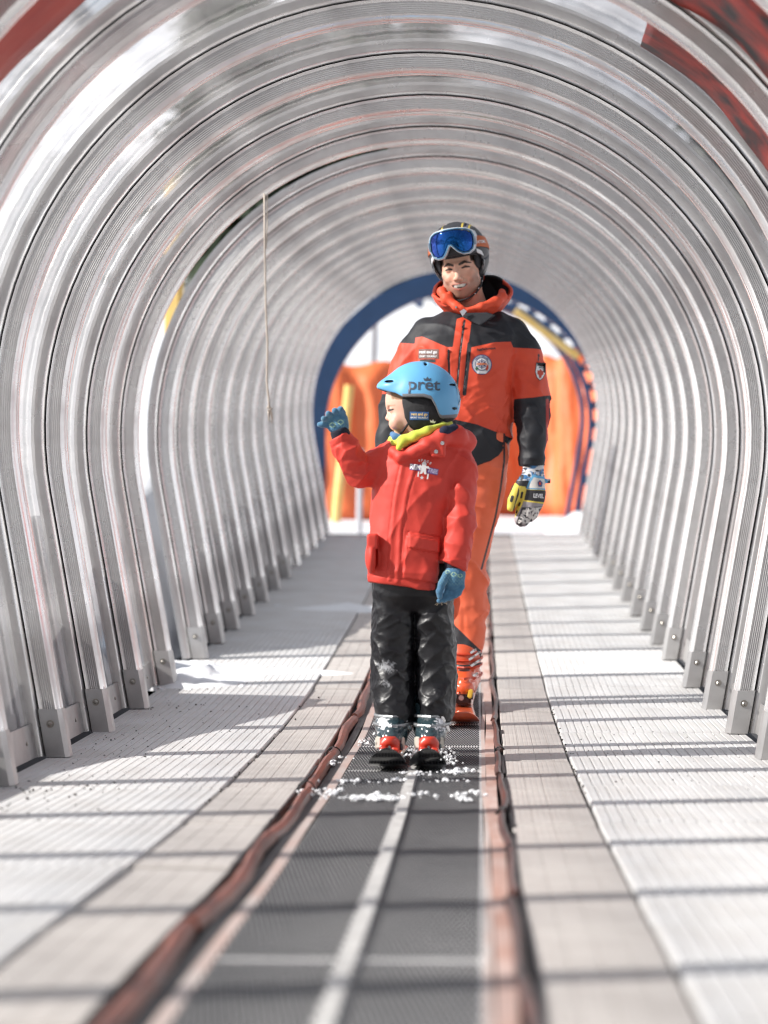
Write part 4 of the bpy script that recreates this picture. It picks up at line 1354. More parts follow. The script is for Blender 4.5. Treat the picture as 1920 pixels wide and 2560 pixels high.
    # hood lying round the neck, collar edge with tab
    hood = chain(P, [bp(898, 981, -.100, .016), bp(925, 965, -.108, .020), bp(955, 949, -.098, .024), bp(984, 946, -.060, .030), bp(1000, 957, .0, .036), bp(985, 958, .075, .040), bp(925, 950, .105, .040), bp(868, 952, .075, .030), bp(848, 965, .03, .020), bp(846, 968, -.03, .016), bp(852, 980, -.07, .012), bp(868, 992, -.097, .012), bp(898, 981, -.100, .014)], .016)
    hood = hood - .0055 * folds(P, (1, .2, -.45), 14, 4, 41)
    d = smin(d, hood, .008)
    tab = rbox(P, (bx(948), -.112, bz(968)), (.022, .012, .034), .008)
    d = smin(d, tab, .008)
    d = smax(d, -smax(cap(P, (bx(905), -.005, bz(900)), (bx(902), 0, bz(975)), .060, .040), bz(978) - z, .01), .006)
    return d - .0012 * vn(x * 55, y * 55, z * 55, 2)
jk = sdf_obj('jacket', boy_jacket, (-.275, -.185, .50), (.215, .155, 1.03), .0036, M_red, boy,
    {'lining': lambda P: np.maximum(cap(P, bp(950, 938, -.085), bp(992, 938, -.02), .014, .016), -.5 * np.ones_like(P[0]))})
M_navy = cloth('navy_knit', (0.018, 0.022, 0.050), .9, bs=140, bstr=.8)
sdf_obj('hood_lining', lambda P: chain(P, [bp(948, 946, -.116, .008), bp(962, 936, -.105, .014), bp(982, 931, -.075, .013), bp(1000, 938, -.03, .010)], .01) - .0014 * vn(P[0] * 220, P[1] * 60, P[2] * 220), (.03, -.15, .96), (.20, 0, 1.05), .003, M_navy, jk)
T = bvh(jk)
for (px, py) in ((957, 962), (943.5, 980)):
    c = T.ray_cast(Vector((bx(px), -.5, bz(py))), Vector((0, 1, 0)))[0]
    b = MB(); b.tube([c + Vector((0, .002, 0)), c + Vector((0, -.002, 0)), c + Vector((0, -.003, 0)), c + Vector((0, -.001, 0))], [.0062, .0062, .0040, .0015], 14)
    b.build('snap_button', M_silver, jk, smooth=False)
# chest badge: small white figure between two words
c0 = (bx(917), bz(1016))
W = M_white_print; Nv = mat('badge_purple', (.16, .10, .28), .6)
shape_on(rect(.034, .019), (c0[0] - .026, c0[1] + .004), T, 'badge_ground', Nv, jk, rot=R(-6), off=.0012)
shape_on(rect(.034, .019), (c0[0] + .027, c0[1] - .008), T, 'badge_ground', Nv, jk, rot=R(-12), off=.0012)
text_on('REN', .0215, (c0[0] - .026, c0[1] + .004), T, 'lettering', W, jk, rot=R(-6), off=.0022, bold=.0008, sx=.85)
text_on('TREE', .0175, (c0[0] + .027, c0[1] - .008), T, 'lettering', mat('badge_pale', (.55, .50, .70), .6), jk, rot=R(-12), off=.0022, bold=.0006, sx=.8)
shape_on([(-.020, .0), (-.014, .006), (-.006, .006), (-.007, .014), (-.003, .019), (.003, .019), (.007, .014), (.006, .006), (.014, .006), (.019, -.001), (.013, -.001), (.007, .0), (.008, -.010), (.010, -.019), (.003, -.019), (0, -.011), (-.004, -.019), (-.011, -.019), (-.008, -.008), (-.008, .0)],
         (c0[0], c0[1] + .002), T, 'badge_figure', W, jk, rot=R(-5), off=.0030, n=2)
text_on('1', .020, (c0[0] - .017, c0[1] - .018), T, 'lettering', W, jk, rot=R(-8), off=.0025, bold=.0012)
text_on('1', .020, (c0[0] + .012, c0[1] - .025), T, 'lettering', W, jk, rot=R(-8), off=.0025, bold=.0012)
star = [((.0065 if i % 2 == 0 else .003) * math.sin(i * math.pi / 5), (.0065 if i % 2 == 0 else .003) * math.cos(i * math.pi / 5)) for i in range(10)]
shape_on(star, (c0[0] - .006, c0[1] - .028), T, 'badge_star', W, jk, off=.0025, n=1)
for i, s in enumerate('SPACE'):
    t_ = (i - 2) * .0085
    text_on(s, .0095, (c0[0] + .003 + t_, c0[1] + .024 - t_ * t_ * 14 - t_ * .25), T, 'lettering', W, jk, rot=R(-8) - t_ * 20, off=.0022, bold=.0004)

# ---- trousers
M_nyl = crease(mat('black_nylon', (0.009, 0.009, 0.011), .38, bump=(90, .4, .002, (1, 1, 1.5)), spec=.40), 13, .010, .40, (1, 1, 1.3), (.2, .7, .2))
LL = [(1225, 806, 902, .08), (1270, 808, 897, .080), (1330, 807, 896, .078), (1400, 803, 895, .076), (1440, 801, 896, .078), (1500, 806, 896, .078), (1540, 814, 897, .080), (1557, 822, 896, .078), (1566, 825, 892, .076)]
RL = [(1225, 886, 976, .08), (1270, 892, 978, .080), (1330, 894, 978, .078), (1400, 898, 983, .076), (1440, 900, 985, .078), (1500, 901, 984, .078), (1540, 903, 979, .080), (1557, 905, 974, .078), (1566, 908, 970, .076)]
def boy_trousers(P):
    x, y, z = P
    a = stack(P, [(bz(p), bx(l), bx(r), .005 - .030 * max(0, min(1, (p - 1440) / 100)), w) for p, l, r, w in LL], 2.3)
    c = stack(P, [(bz(p), bx(l), bx(r), .005 - .030 * max(0, min(1, (p - 1440) / 100)), w) for p, l, r, w in RL], 2.3)
    fa = folds(P, (1, 0, -.55), 12, 3.2, 51, p=2.6)
    fb = folds(P, (1, 0, .45), 14, 3.2, 57, p=2.6)
    env = np.clip((bz(1225) - z) / .02, 0, 1)
    a = a - .0065 * fa - .0045 * folds(P, (.9, 0, -.7), 26, 3.5, 61, p=4) - .003 * folds(P, (.9, 0, .6), 38, 4, 63, p=4)
    c = c - .0065 * fb - .0045 * folds(P, (-.8, 0, -.7), 26, 3.5, 67, p=4) - .003 * folds(P, (.9, 0, -.4), 38, 4, 69, p=4)
    pel = stack(P, [(bz(1200), bx(812), bx(972), .0, .10), (bz(1290), bx(810), bx(978), .0, .095), (bz(1325), bx(835), bx(955), .0, .06)], 2.4)
    d = smin(smin(a, c, .008), pel, .012)
    # creased inner seam
    hemcut = bz(1562) - .008 * np.sin((x - bx(860)) * 40)
    return smax(d, hemcut - z, .004) - .0015 * vn(x * 50, y * 50, z * 50, 6)
def frost(P):
    x, y, z = P
    n = vn(x * 420, y * 420, z * 420, 7) * .6 + vn(x * 110, y * 110, z * 110, 8) * .4
    a = np.minimum(np.sqrt(((x - bx(836)) / .030) ** 2 + ((z - bz(1440)) / .022) ** 2), np.sqrt(((x - bx(833)) / .022) ** 2 + ((z - bz(1478)) / .018) ** 2) + .25)
    a = np.minimum(a, np.sqrt(((x - bx(845)) / .03) ** 2 + ((z - bz(1560)) / .006) ** 2))
    return np.where(y < 0, (a - .9) * .35 + (.66 - n) * .6, 1.) * .05
tro = sdf_obj('trousers', boy_trousers, (-.145, -.125, .085), (.145, .11, .60), .0033, M_nyl, boy, {'frost': frost})
layer(M_nyl, 'frost', (.60, .62, .66), soft=.006, rough=.7, amount=.5)
T = bvh(tro)
# small looped embroidery by the hip
M_gold = mat('gold_thread', (.55, .45, .32), .5)
def thread(pts, r, nm, m, par, tree):
    q = []
    for p in pts:
        h = tree.ray_cast(Vector((p[0], -.5, p[1])), Vector((0, 1, 0)))[0]
        if h is not None: q.append(h + Vector((0, -.001, 0)))
    b = MB(); b.tube(q, r, 5); return b.build(nm, m, par)
thread([(bx(940 + 5 * t + 3 * math.sin(t * 3.1)), bz(1308.5 - 2.5 * math.sin(t * 3.7) - .7 * t)) for t in np.linspace(0, 5.2, 30)], .0009, 'embroidery', M_gold, tro, T)

# ---- gloves (knitted, blue, green motifs)
M_knit = mat('blue_knit', (0.055, 0.165, 0.285), .92, bump=(230, .9, .002), var=(60, (.08, .22, .36), .9), sheen=.4)
layer(M_knit, 'pale', (0.42, 0.62, 0.40), soft=.0006, amount=.9)
layer(M_knit, 'hatch', (0.20, 0.38, 0.34), soft=.0006, amount=.7)
def ringm(P, c, r0=.0085, w=.0022):
    dx, dz = P[0] - c[0], P[2] - c[1]
    rr_ = np.abs(dx) * .8 + np.abs(dz) * 1.05
    k = np.abs(rr_ - r0) - w
    notch = np.minimum(np.abs(dx), np.abs(dz)) - .0009
    return np.maximum(k, -notch) + np.where(P[1] > -.0, 0, 0)
def glove_up(P):
    y0 = -.085
    q = lambda px, py, dy, r: (*bp(px, py)[:1], y0 + dy, bz(py), r)
    palm = chain(P, [(bx(737), y0 + .004, bz(933), .0235), (bx(733), y0, bz(922), .027), (bx(730), y0, bz(913), .024)], .01, .62)
    palm = smin(palm, cap(P, (bx(744), y0, bz(925)), (bx(743), y0, bz(908)), .016, .015, .8), .008)
    palm = smin(palm, cap(P, (bx(722), y0, bz(927)), (bx(712), y0, bz(916)), .016, .013, .8), .008)
    d = palm
    for (b0, m0, t0, r) in (((744, 908), (742, 896), (738.5, 888.5), .0098), ((731, 905), (728, 897), (726.5, 892), .0100), ((721, 909), (715, 902), (712.5, 898.5), .0098),
                            ((714, 915), (706, 910.5), (702.5, 909), .0090), ((711, 923), (699, 921.5), (693.5, 921.5), .0088)):
        f = chain(P, [q(*b0, 0, r), q(*m0, -.008, r), q(*t0, -.020 if r > .0089 else -.008, r * .92)], .004)
        d = smin(d, f, .0035)
    return d - .0008 * vn(P[0] * 260, P[1] * 260, P[2] * 260, 5)
g1 = sdf_obj('glove', glove_up, (-.30, -.135, .985), (-.18, -.045, 1.09), .0024, M_knit, boy,
    {'pale': lambda P: np.minimum(ringm(P, (bx(738.5), bz(916.5))), ringm(P, (bx(721), bz(922.5)))),
     'hatch': lambda P: np.maximum(np.abs((P[0] - bx(730)) * .35 + (P[2] - bz(919)) - .004) - .018, np.minimum(np.abs(np.mod(P[0] + P[2], .0065) - .003), np.abs(np.mod(P[0] - P[2], .0065) - .003)) - .0005)})
M_cuffk = mat('navy_cuff', (0.012, 0.014, 0.028), .9, bump=(200, .8, .002))
sdf_obj('cuff', lambda P: smax(cap(P, (bx(741), -.075, bz(952)), (bx(735), -.082, bz(934)), .030, .029, .9), -((P[0] - bx(735)) * .33 - (P[2] - bz(931))) * .95 if False else (P[2] - bz(931) - (P[0] - bx(735)) * .42) * .9, .003), (-.29, -.125, .96), (-.16, -.03, 1.04), .0028, M_cuffk, g1)
def glove_dn(P):
    y0 = -.105
    d = chain(P, [(bx(985), y0 + .005, bz(1228), .0265), (bx(984), y0, bz(1243), .029), (bx(980), y0, bz(1258), .030)], .012, .70)
    for (pts, r) in ((((990, 1262), (988, 1277), (980, 1289), (972, 1294)), .0082), (((980, 1264), (976, 1281), (968, 1293), (960, 1298)), .0084), (((970, 1264), (965, 1281), (957, 1294), (950, 1299)), .0084),
                     (((999, 1256), (999, 1269), (992, 1283), (985, 1289)), .0078)):
        f = chain(P, [(bx(a), y0 - .004 * i, bz(c), r * (1 - .04 * i)) for i, (a, c) in enumerate(pts)], .004)
        d = smin(d, f, .0018)
    th = chain(P, [(bx(966), y0 - .012, bz(1243), .0125), (bx(956), y0 - .022, bz(1262), .0110), (bx(951), y0 - .026, bz(1279), .0100), (bx(951.5), y0 - .026, bz(1289), .0085)], .005)
    d = smin(d, th, .005)
    return d - .0008 * vn(P[0] * 260, P[1] * 260, P[2] * 260, 6)
g2 = sdf_obj('glove', glove_dn, (.06, -.165, .475), (.17, -.06, .605), .0024, M_knit, boy,
    {'pale': lambda P: np.minimum(np.minimum(ringm(P, (bx(968), bz(1237)), .0065, .0018), ringm(P, (bx(981), bz(1242)), .0075, .002)), ringm(P, (bx(995), bz(1245)), .0065, .0018)),
     'hatch': lambda P: np.maximum(np.abs(P[2] - bz(1253)) - .018, np.minimum(np.abs(np.mod(P[0] + P[2] * .8, .0095) - .004), np.abs(np.mod(P[0] - P[2] * .8, .0095) - .004)) - .0006)})
sdf_obj('cuff', lambda P: smax(cap(P, (bx(983), -.092, bz(1215)), (bx(984), -.098, bz(1231)), .033, .030, .85), bz(1234) - P[2], .003), (.08, -.135, .57), (.18, -.05, .63), .0028, M_cuffk, g2)

# ---- ski boots
M_strapgrey = mat('strap_grey', (.30, .31, .32), .45, .5)
M_bootg = mat('boot_shell', (0.022, 0.045, 0.055), .25, coat=.5, var=(18, (.035, .06, .07), .7))
layer(M_bootg, 'snowy', (.82, .83, .86), soft=.002, rough=.8)
def boot(cx, side, seed):
    c = bx(cx)
    def f(P):
        x, y, z = P
        foot = smax(chain(P, [(c, -.165, .070, .034), (c, -.13, .078, .043), (c, -.06, .098, .050), (c, .03, .10, .050), (c, .08, .075, .038)], .02), .042 - z, .004)
        cuff = chain(P, [(c, -.035, .10, .052), (c, -.015, .16, .054), (c, .0, .20, .050)], .02)
        d = smin(foot, cuff, .012)
        d = smin(d, rbox(P, (c, -.055, .046), (.034, .135, .010), .004), .004)
        # overlap line of the shell tongue
        d = d + .003 * np.exp(-((z - .118 - .25 * (y + .08)) / .003) ** 2)
        d = d + .002 * np.exp(-((np.abs(x - c) - .024) / .002) ** 2) * (y < -.03)
        return d
    def sn(P):
        n = vn(P[0] * 70, P[1] * 70, P[2] * 70, seed) * .6 + vn(P[0] * 190, P[1] * 190, P[2] * 190, seed + 1) * .4
        return (np.sqrt(((P[0] - c + side * .032) / .030) ** 2 + ((P[2] - .120) / .045) ** 2) - .80) * .03 + (.70 - n) * .05
    bt = sdf_obj('boot', f, (c - .075, -.215, .03), (c + .075, .13, .26), .0032, M_bootg, boy, {'snowy': sn})
    T = bvh(bt)
    b = MB()
    for (z0, y0, w) in ((.132, -.085, .058), (.108, -.076, .055)):
        pts = []
        for i in range(13):
            a = R(-100 + 200 * i / 12)
            h = T.ray_cast(Vector((c + math.sin(a) * .3, -.02 - math.cos(a) * .3, z0 - .02 * (1 - abs(math.sin(a))) * 0)), Vector((-math.sin(a), math.cos(a), 0)))[0]
            if h is not None: pts.append(h + Vector((math.sin(a), -math.cos(a), 0)) * .0022)
        b.tube(pts, .0058, 6)
    b.build('buckle_strap', M_strapgrey, bt)
    b = MB()
    for i, (dx, z0) in enumerate(((.034, .128), (.048, .100), (.028, .156))):
        h = T.ray_cast(Vector((c + dx * 1.0, -.4, z0)), Vector((0, 1, 0)))[0]
        if h is None: h = T.ray_cast(Vector((c + .3, -.05, z0)), Vector((-1, 0, 0)))[0] or Vector((c + .05, -.05, z0))
        b = MB()
        b.box(h + Vector((0.002, -.003, 0)), (.010, .006, .028), (0, R(-28), R(25)), bev=.0015)
        b.box(h + Vector((-.008, -.004, .004)), (.022, .004, .004), (0, R(18), 0))
        b.build('buckle', M_silver, bt)
    text_on('DALBELLO', .010, (c + .004, .108), T, 'lettering', M_white_print, bt, off=.0015, bold=.0002, sx=.6)
    return bt
boot(850, 1, 3); boot(932, -1, 13)

# ---- the child's skis
def ski(name, cx, cy, L_tip, L_tail, wt, ww, wl, col, label, toe=True, z0=.0, tipz=.055, topm=None, base_y=0):
    """pointing towards the camera (-y); local origin under the boot"""
    root = empty(name, (cx, cy, fz(cy)))
    tag(root, label, 'ski')
    V = []; F = []
    n = 44
    for i in range(n + 1):
        t = math.sin(math.pi / 2 * i / n)
        y = L_tail + (-L_tip - L_tail) * t
        s = -y / L_tip if y < 0 else y / L_tail
        if y < 0:
            w = ww + (wt - ww) * min(1, s / .86) ** 1.6
            if s > .86:
                q = (s - .86) / .14; w = wt * math.sqrt(max(0, 1 - q ** 2.2)) + .003
        else:
            w = ww + (wl - ww) * s ** 1.4
            if s > .95: w *= max(.05, 1 - ((s - .95) / .05) ** 3)
        zt = tipz * max(0, (s - .80) / .20) ** 1.8 if y < 0 else .01 * max(0, (s - .93) / .07) ** 2
        gy = fz(cy + y) - fz(cy)
        th = .011 if s < .8 else .011 - .006 * (s - .8) / .2
        for (a, b_) in ((-1, 0), (-1, .35), (-.82, 1), (.82, 1), (1, .35), (1, 0)):
            V.append((a * w / 2, y, gy + zt + b_ * th + .003))
    m = 6
    for i in range(n):
        for k in range(m):
            a, c = i * m + k, i * m + (k + 1) % m
            F.append((a, a + m, c + m, c))
    F.append(tuple(range(m))); F.append(tuple(n * m + k for k in range(m))[::-1])
    me = mesh_of('shovel_and_body', V, F, col, True); me.name = name
    try: me.set_sharp_from_angle(angle=R(35))
    except Exception: pass
    obj('board', me, root)
    return root
def boy_binding(root):
    def toe(P):
        d = rbox(P, (0, -.165, .046), (.030, .040, .018), .010)
        d = smin(d, ell(P, (0, -.185, .065), (.027, .026, .022)), .012)
        d = smax(d, -rbox(P, (0, -.185, .090), (.016, .03, .010), .004), .003)
        d = smax(d, -ell(P, (0, -.216, .046), (.012, .014, .009)), .004)
        for s in (-1, 1): d = smin(d, rbox(P, (s * .019, -.20, .034), (.010, .018, .010), .004), .005)
        return d
    t_ = sdf_obj('toe_piece', toe, (-.05, -.24, .02), (.05, -.10, .105), .0028, M_bootred, root)
    b = MB()
    for s in (-1, 1):
        b.box((s * .037, -.150, .058), (.010, .050, .036), (0, 0, R(s * 8)), bev=.003)
        b.box((s * .034, -.176, .060), (.014, .006, .034), (0, 0, R(s * 20)), bev=.002)
    b.build('wing', M_bindwhite, root)
    b = MB(); b.box((0, -.17, .024), (.056, .12, .018), bev=.004); b.box((0, .13, .045), (.05, .09, .06), bev=.01); b.build('base_plate', M_skiblack, root)
    b = MB(); b.tube([(0, -.221, .050), (0, -.2245, .050)], .0042, 10); b.build('screw', M_silver, root)
    for s in (1,):
        T = bvh(root.children[-3]) if False else None
pairs = ((850 - 4, 'black ski under the boot beneath the raised hand, its tip nearest the left strip', 'a'), (932 - 3, 'black ski under the boot beneath the lowered glove', 'b'))
for (cx, lab, q) in pairs:
    r_ = ski('ski', BX + bx(cx), BY, .46, .36, .108, .070, .090, M_skiblack, lab, tipz=.056)
    boy_binding(r_)
def snow_lump_on(root, spots, nm='snow'):
    pass
# snow clinging beside the skis and on the boots
sp = []
for (x, y, z) in ((.110, 8.14, .02), (.120, 8.08, .02), (.105, 8.22, .03), (.004, 8.16, .03), (-.125, 8.26, .06)):
    for _ in range(20):
        sp.append((x + rr.gauss(0, .018), y + rr.gauss(0, .035), abs(z + rr.gauss(0, .010)), rr.uniform(.0015, .0050)))
base = bmesh.new(); bmesh.ops.create_icosphere(base, subdivisions=1, radius=1); base.verts.index_update()
bv = [v.co.copy() for v in base.verts]; bf = [tuple(v.index for v in f.verts) for f in base.faces]; base.free()
b = MB()
for (x, y, z, s) in sp:
    b.add([Vector((v.x * s * rr.uniform(.4, 1.6), v.y * s * rr.uniform(.4, 1.6), v.z * s * rr.uniform(.4, 1.6))) + Vector((x, y, fz(y) + z)) for v in bv], bf)
tag(b.build('ski_snow', M_snowbit, None, smooth=False), 'fresh snow clinging to the black skis of the child', 'snow', kind='stuff')
# ================================================================== the instructor
MX, MY = 0.100, 10.55
man = empty('person', (MX, MY, fz(MY)))
tag(man, 'smiling man in orange and black ski jacket, goggles pushed up on a dark helmet', 'person')
def mx(p): return (p - 975) / 557
def mz(p): return (1526 - p) / 557
def mp(px, py, y=0.0, r=None):
    v = (mx(px), y, mz(py))
    return v if r is None else (*v, r)

# ---- head frame: built upright facing -y, then turned
HC = Vector((mx(995), -0.012, mz(583)))
HM = Matrix.Translation(HC) @ Matrix.Rotation(R(-9), 4, 'Y') @ Matrix.Rotation(R(3), 4, 'X') @ Matrix.Rotation(R(-9), 4, 'Z')
def place(o, M=HM):
    o.data.transform(M)
    return o

M_skin_m = skin_mat('man_skin', (0.74, 0.44, 0.32))
def man_head(P):
    x, y, z = P
    ax = np.abs(x); Q = (ax, y, z)
    sk = ell(P, (0, .012, .035), (.075, .095, .108))
    f = ell(P, (0, -.022, -.037), (.0675, .072, .090))
    d = smin(sk, f, .03)
    d = smin(d, ell(P, (0, -.060, -.097), (.026, .026, .021)), .022)          # chin
    d = smin(d, ell(Q, (.046, -.012, -.070), (.020, .040, .028)), .025)        # jaw corner
    d = smin(d, ell(Q, (.037, -.070, -.038), (.019, .018, .016)), .014)        # smiling cheek
    d = smin(d, ell(Q, (.050, -.052, -.020), (.016, .022, .012)), .014)        # cheek bone
    d = smin(d, cap(Q, (.006, -.089, .014), (.040, -.078, .019), .0075, .006), .010)   # brow ridge
    d = smax(d, -ell(Q, (.032, -.100, .001), (.017, .015, .0105)), .010)       # socket
    d = smin(d, ell(Q, (.032, -.078, -.001), (.0145, .0125, .0115)), .004)      # eyeball with lids
    d = smax(d, -cap(Q, (.022, -.0925, -.0015), (.042, -.0885, -.0002), .0011, .0008), .0015)
    d = smin(d, cap(P, (0, -.088, .008), (0, -.109, -.034), .0072, .0098), .009)   # nose
    d = smin(d, ell(P, (0, -.110, -.038), (.0105, .010, .009)), .005)
    d = smin(d, ell(Q, (.0125, -.099, -.041), (.0075, .010, .0068)), .004)
    d = smax(d, -ell(Q, (.0058, -.108, -.0475), (.0032, .0045, .0028)), .002)
    # nose-to-mouth folds
    fold_ = cap(Q, (.020, -.098, -.040), (.040, -.084, -.068), .0018, .0018)
    d = smax(d, -fold_, .006)
    # mouth: broad smile, corners up
    mzc = -.0695 + 6.5 * x * x
    lips = np.sqrt(((x) / .034) ** 2 + ((z - mzc) / .0115) ** 2) - 1
    ring = lips * .0115
    muzzle = ell(P, (0, -.070, -.068), (.034, .030, .026))
    d = smin(d, muzzle, .016)
    upper = cap(Q, (0, -.0985, -.0615), (.031, -.084, -.0555), .0040, .0022)
    lower = cap(Q, (0, -.0965, -.0805), (.029, -.084, -.0640), .0048, .0022)
    d = smin(smin(d, upper, .004), lower, .005)
    mo = smax(np.sqrt((x / .0285) ** 2 + ((z + .0700 - 7.2 * x * x) / .0068) ** 2) * .0068 - .0068, y + .062, .002)
    slot = smax(mo, -(y + .104), .002)
    d2 = smax(d, -slot, .0015)
    teeth = smax(smax(ell(P, (0, -.062, -.064), (.032, .0355, .02)), -(z + .0735), .001), z + .056, .001)
    tgap = .0005 * (np.abs(np.mod(x + .0037, .0074) - .0037) < .0006)
    d = np.minimum(d2, teeth + tgap)
    # ears
    d = smin(d, ell(Q, (.076, .012, -.005), (.008, .018, .028)), .006)
    # neck, collar bones, chest inside the jacket
    d = smin(d, cap(P, (0.004, .02, -.06), (.020, .040, -.200), .056, .064), .025)
    return d
def seg(P, a, b, ra, rb, sy=1.0): return cap((np.abs(P[0]), P[1] * 0, P[2]), (a[0], 0, a[1]), (b[0], 0, b[1]), ra, rb)
fr_ = lambda P, v: np.where(P[1] < -.035, v, .02)
ma = {
 'beard': lambda P: fr_(P, np.minimum(P[2] + .057 - 1.3 * np.maximum(np.abs(P[0]) - .036, 0), np.maximum(np.abs(P[0]) - .030, np.abs(P[2] + .0545) - .0045)) + .008 * (vn(P[0] * 330, P[1] * 330, P[2] * 330, 3) - .4)),
 'lips': lambda P: fr_(P, np.sqrt((P[0] / .0325) ** 2 + ((P[2] + .0705 - 6.6 * P[0] ** 2) / .0150) ** 2) * .013 - .013),
 'mouth': lambda P: fr_(P, np.sqrt((P[0] / .0285) ** 2 + ((P[2] + .0700 - 7.2 * P[0] ** 2) / .0078) ** 2) * .0078 - .0078),
 'teeth': lambda P: fr_(P, np.maximum(np.sqrt((P[0] / .0262) ** 2 + ((P[2] + .0692 - 7.2 * P[0] ** 2) / .0068) ** 2) * .0068 - .0068, .0003 - np.abs(np.mod(P[0] + .0037, .0074) - .0037))),
 'brow': lambda P: fr_(P, np.minimum(seg(P, (.013, .0135), (.032, .0205), .0052, .0062), seg(P, (.032, .0205), (.053, .0140), .0060, .0028)) + .0012 * vn(P[0] * 400, P[1] * 100, P[2] * 900, 4)),
 'lash': lambda P: fr_(P, np.minimum(seg(P, (.0205, -.0010), (.033, .0016), .0034, .0044), seg(P, (.033, .0016), (.047, -.0010), .0044, .0026))),
 'flush': lambda P: fr_(P, ell((np.abs(P[0]), P[1], P[2]), (.040, -.072, -.034), (.020, .03, .016))),
 'hair': lambda P: np.where((np.abs(P[0]) > .052) | (P[2] > .045), np.maximum(.020 - (P[2]), (P[1] + .028) * -1 if False else -.02 - 0 * P[0]) , .02),
}
layer(M_skin_m, 'flush', (0.62, 0.24, 0.15), soft=.012, amount=.45)
layer(M_skin_m, 'beard', (0.15, 0.09, 0.065), soft=.012, amount=.62)
layer(M_skin_m, 'hair', (0.02, 0.013, 0.010), soft=.004, amount=.95)
layer(M_skin_m, 'lips', (0.50, 0.17, 0.13), soft=.0016, amount=.75)
layer(M_skin_m, 'mouth', (0.06, 0.015, 0.012), soft=.0006)
layer(M_skin_m, 'teeth', (0.80, 0.76, 0.68), soft=.0005, rough=.2)
layer(M_skin_m, 'brow', (0.035, 0.022, 0.015), soft=.0014, amount=1.0)
layer(M_skin_m, 'lash', (0.022, 0.014, 0.011), soft=.0008, amount=.95)
place(sdf_obj('body', man_head, (-.10, -.135, -.20), (.10, .13, .16), .0025, M_skin_m, man, ma))

# ---- helmet
M_hblk = mat('helmet_black', (0.026, 0.027, 0.031), .42, spec=.4, bump=(500, .05, .0005))
def h_out(P, g=0): return smin(ell(P, (0, .014, .064), (.1135 + g, .140 + g, .118 + g)), ell(P, (0, .040, .03), (.104 + g, .112 + g, .105 + g)), .03)
def m_helmet(P):
    x, y, z = P; ax = np.abs(x)
    d = smax(h_out(P), -h_out(P, -.013), .004)
    # face opening with rounded corners, neck cut
    op = smax(smax(ax - .092, z - .047, .016), y - np.interp(z, [-.08, -.03, .02, .05], [-.022, -.016, -.010, .0]), .015)
    d = smax(d, -op, .006)
    d = smax(d, -(z + .062 + .25 * np.clip(-y, -.03, .2)), .006)
    # ear-shell facets
    d = d + .004 * np.exp(-((z - .030 - .3 * y) / .004) ** 2) * (ax > .09)
    for (vx_, vy_, vz_) in ((.052, -.06, .155), (.075, -.02, .150), (.030, -.02, .172)):
        d = smax(d, -cap((ax, y, z), (vx_, vy_, vz_), (vx_ * .95, vy_ + .045, vz_ + .008), .0055, .004), .003)
    return d
hm = sdf_obj('helmet', m_helmet, (-.13, -.145, -.09), (.13, .17, .20), .0030, M_hblk, man, {
    'yellow': lambda P: np.maximum(np.minimum(np.abs(np.abs(P[0]) - .040), np.abs(np.abs(P[0]) - .064 - .05 * (P[2] - .15))) - .0032, -(P[2] - .100)),
    'grey': lambda P: np.maximum(np.abs(np.abs(P[0]) - .052) - .008, -(P[2] - .100)),
    'swoosh': lambda P: np.maximum(np.maximum(poly2(P[1], P[2], [(-.105, .075), (-.05, .052), (-.022, .018), (-.012, -.02), (-.030, .030), (-.075, .048), (-.11, .055)]), .085 - np.abs(P[0])), -1 + 0 * P[0]),
    'side': lambda P: np.maximum(poly2(P[1], P[2], [(-.01, -.045), (.05, -.04), (.07, .02), (.02, -.005)]), .085 - np.abs(P[0]))})
layer(M_hblk, 'grey', (0.10, 0.10, 0.135), soft=.0008)
layer(M_hblk, 'yellow', (0.75, 0.56, 0.08), soft=.0006)
layer(M_hblk, 'swoosh', (0.66, 0.66, 0.66), soft=.0008)
layer(M_hblk, 'side', (0.22, 0.22, 0.21), soft=.0015)
place(hm)
def m_pad(P):
    x, y, z = P; ax = np.abs(x)
    d = smax(h_out(P, -.012), -smax(smax(ax - .0655, z - .048, .02), y - .045, .01), .006)
    d = smax(d, -ell(P, (0, .014, .03), (.072, .10, .13)), .003)
    d = smax(d, -(z + .072 + .35 * np.clip(-y, -.03, .2)), .008)
    d = smax(d, -(y + .060) if False else (-.055 - y) + .0 * z + np.where(z > .04, -1, 0), .01)
    d = smin(d, smax(smax(h_out(P, -.006), z - .060, .002), -(z - .044), .004), .004) if False else d
    return d
pd = place(sdf_obj('helmet_padding', m_pad, (-.11, -.13, -.10), (.11, .15, .10), .0035, M_padblack, man))
b = MB()
b.tube([(-.030, -.090, .049), (0, -.108, .047), (.035, -.098, .049)], .009, 8)
b.tube([(-.075, -.066, .046), (-.05, -.098, .046), (0, -.112, .047), (.05, -.100, .047), (.078, -.066, .048)], .0065, 8)
place(b.build('brow_pad', M_padblack, hm, smooth=True))
b = MB()
b.tube([(.082, -.01, -.045), (.074, -.035, -.075), (.055, -.062, -.104), (.030, -.078, -.118), (-.002, -.085, -.124), (-.034, -.076, -.120), (-.040, -.066, -.114)], .0036, 8)
b.tube([(.080, .01, -.045), (.072, -.02, -.080), (.055, -.060, -.103)], .0034, 8)
b.box((-.036, -.076, -.119), (.022, .008, .012), (0, R(12), R(-25)), bev=.002)
place(b.build('chin_strap', M_padblack, hm, smooth=True))
b = MB()
for p in ((.066, -.052, -.088), (.052, -.070, -.107), (.077, -.035, -.050), (.080, -.022, -.062)):
    b.tube([p, (p[0], p[1] - .006, p[2])], [.0032, .002], 8)
place(b.build('strap_stud', M_silver, hm, smooth=True))

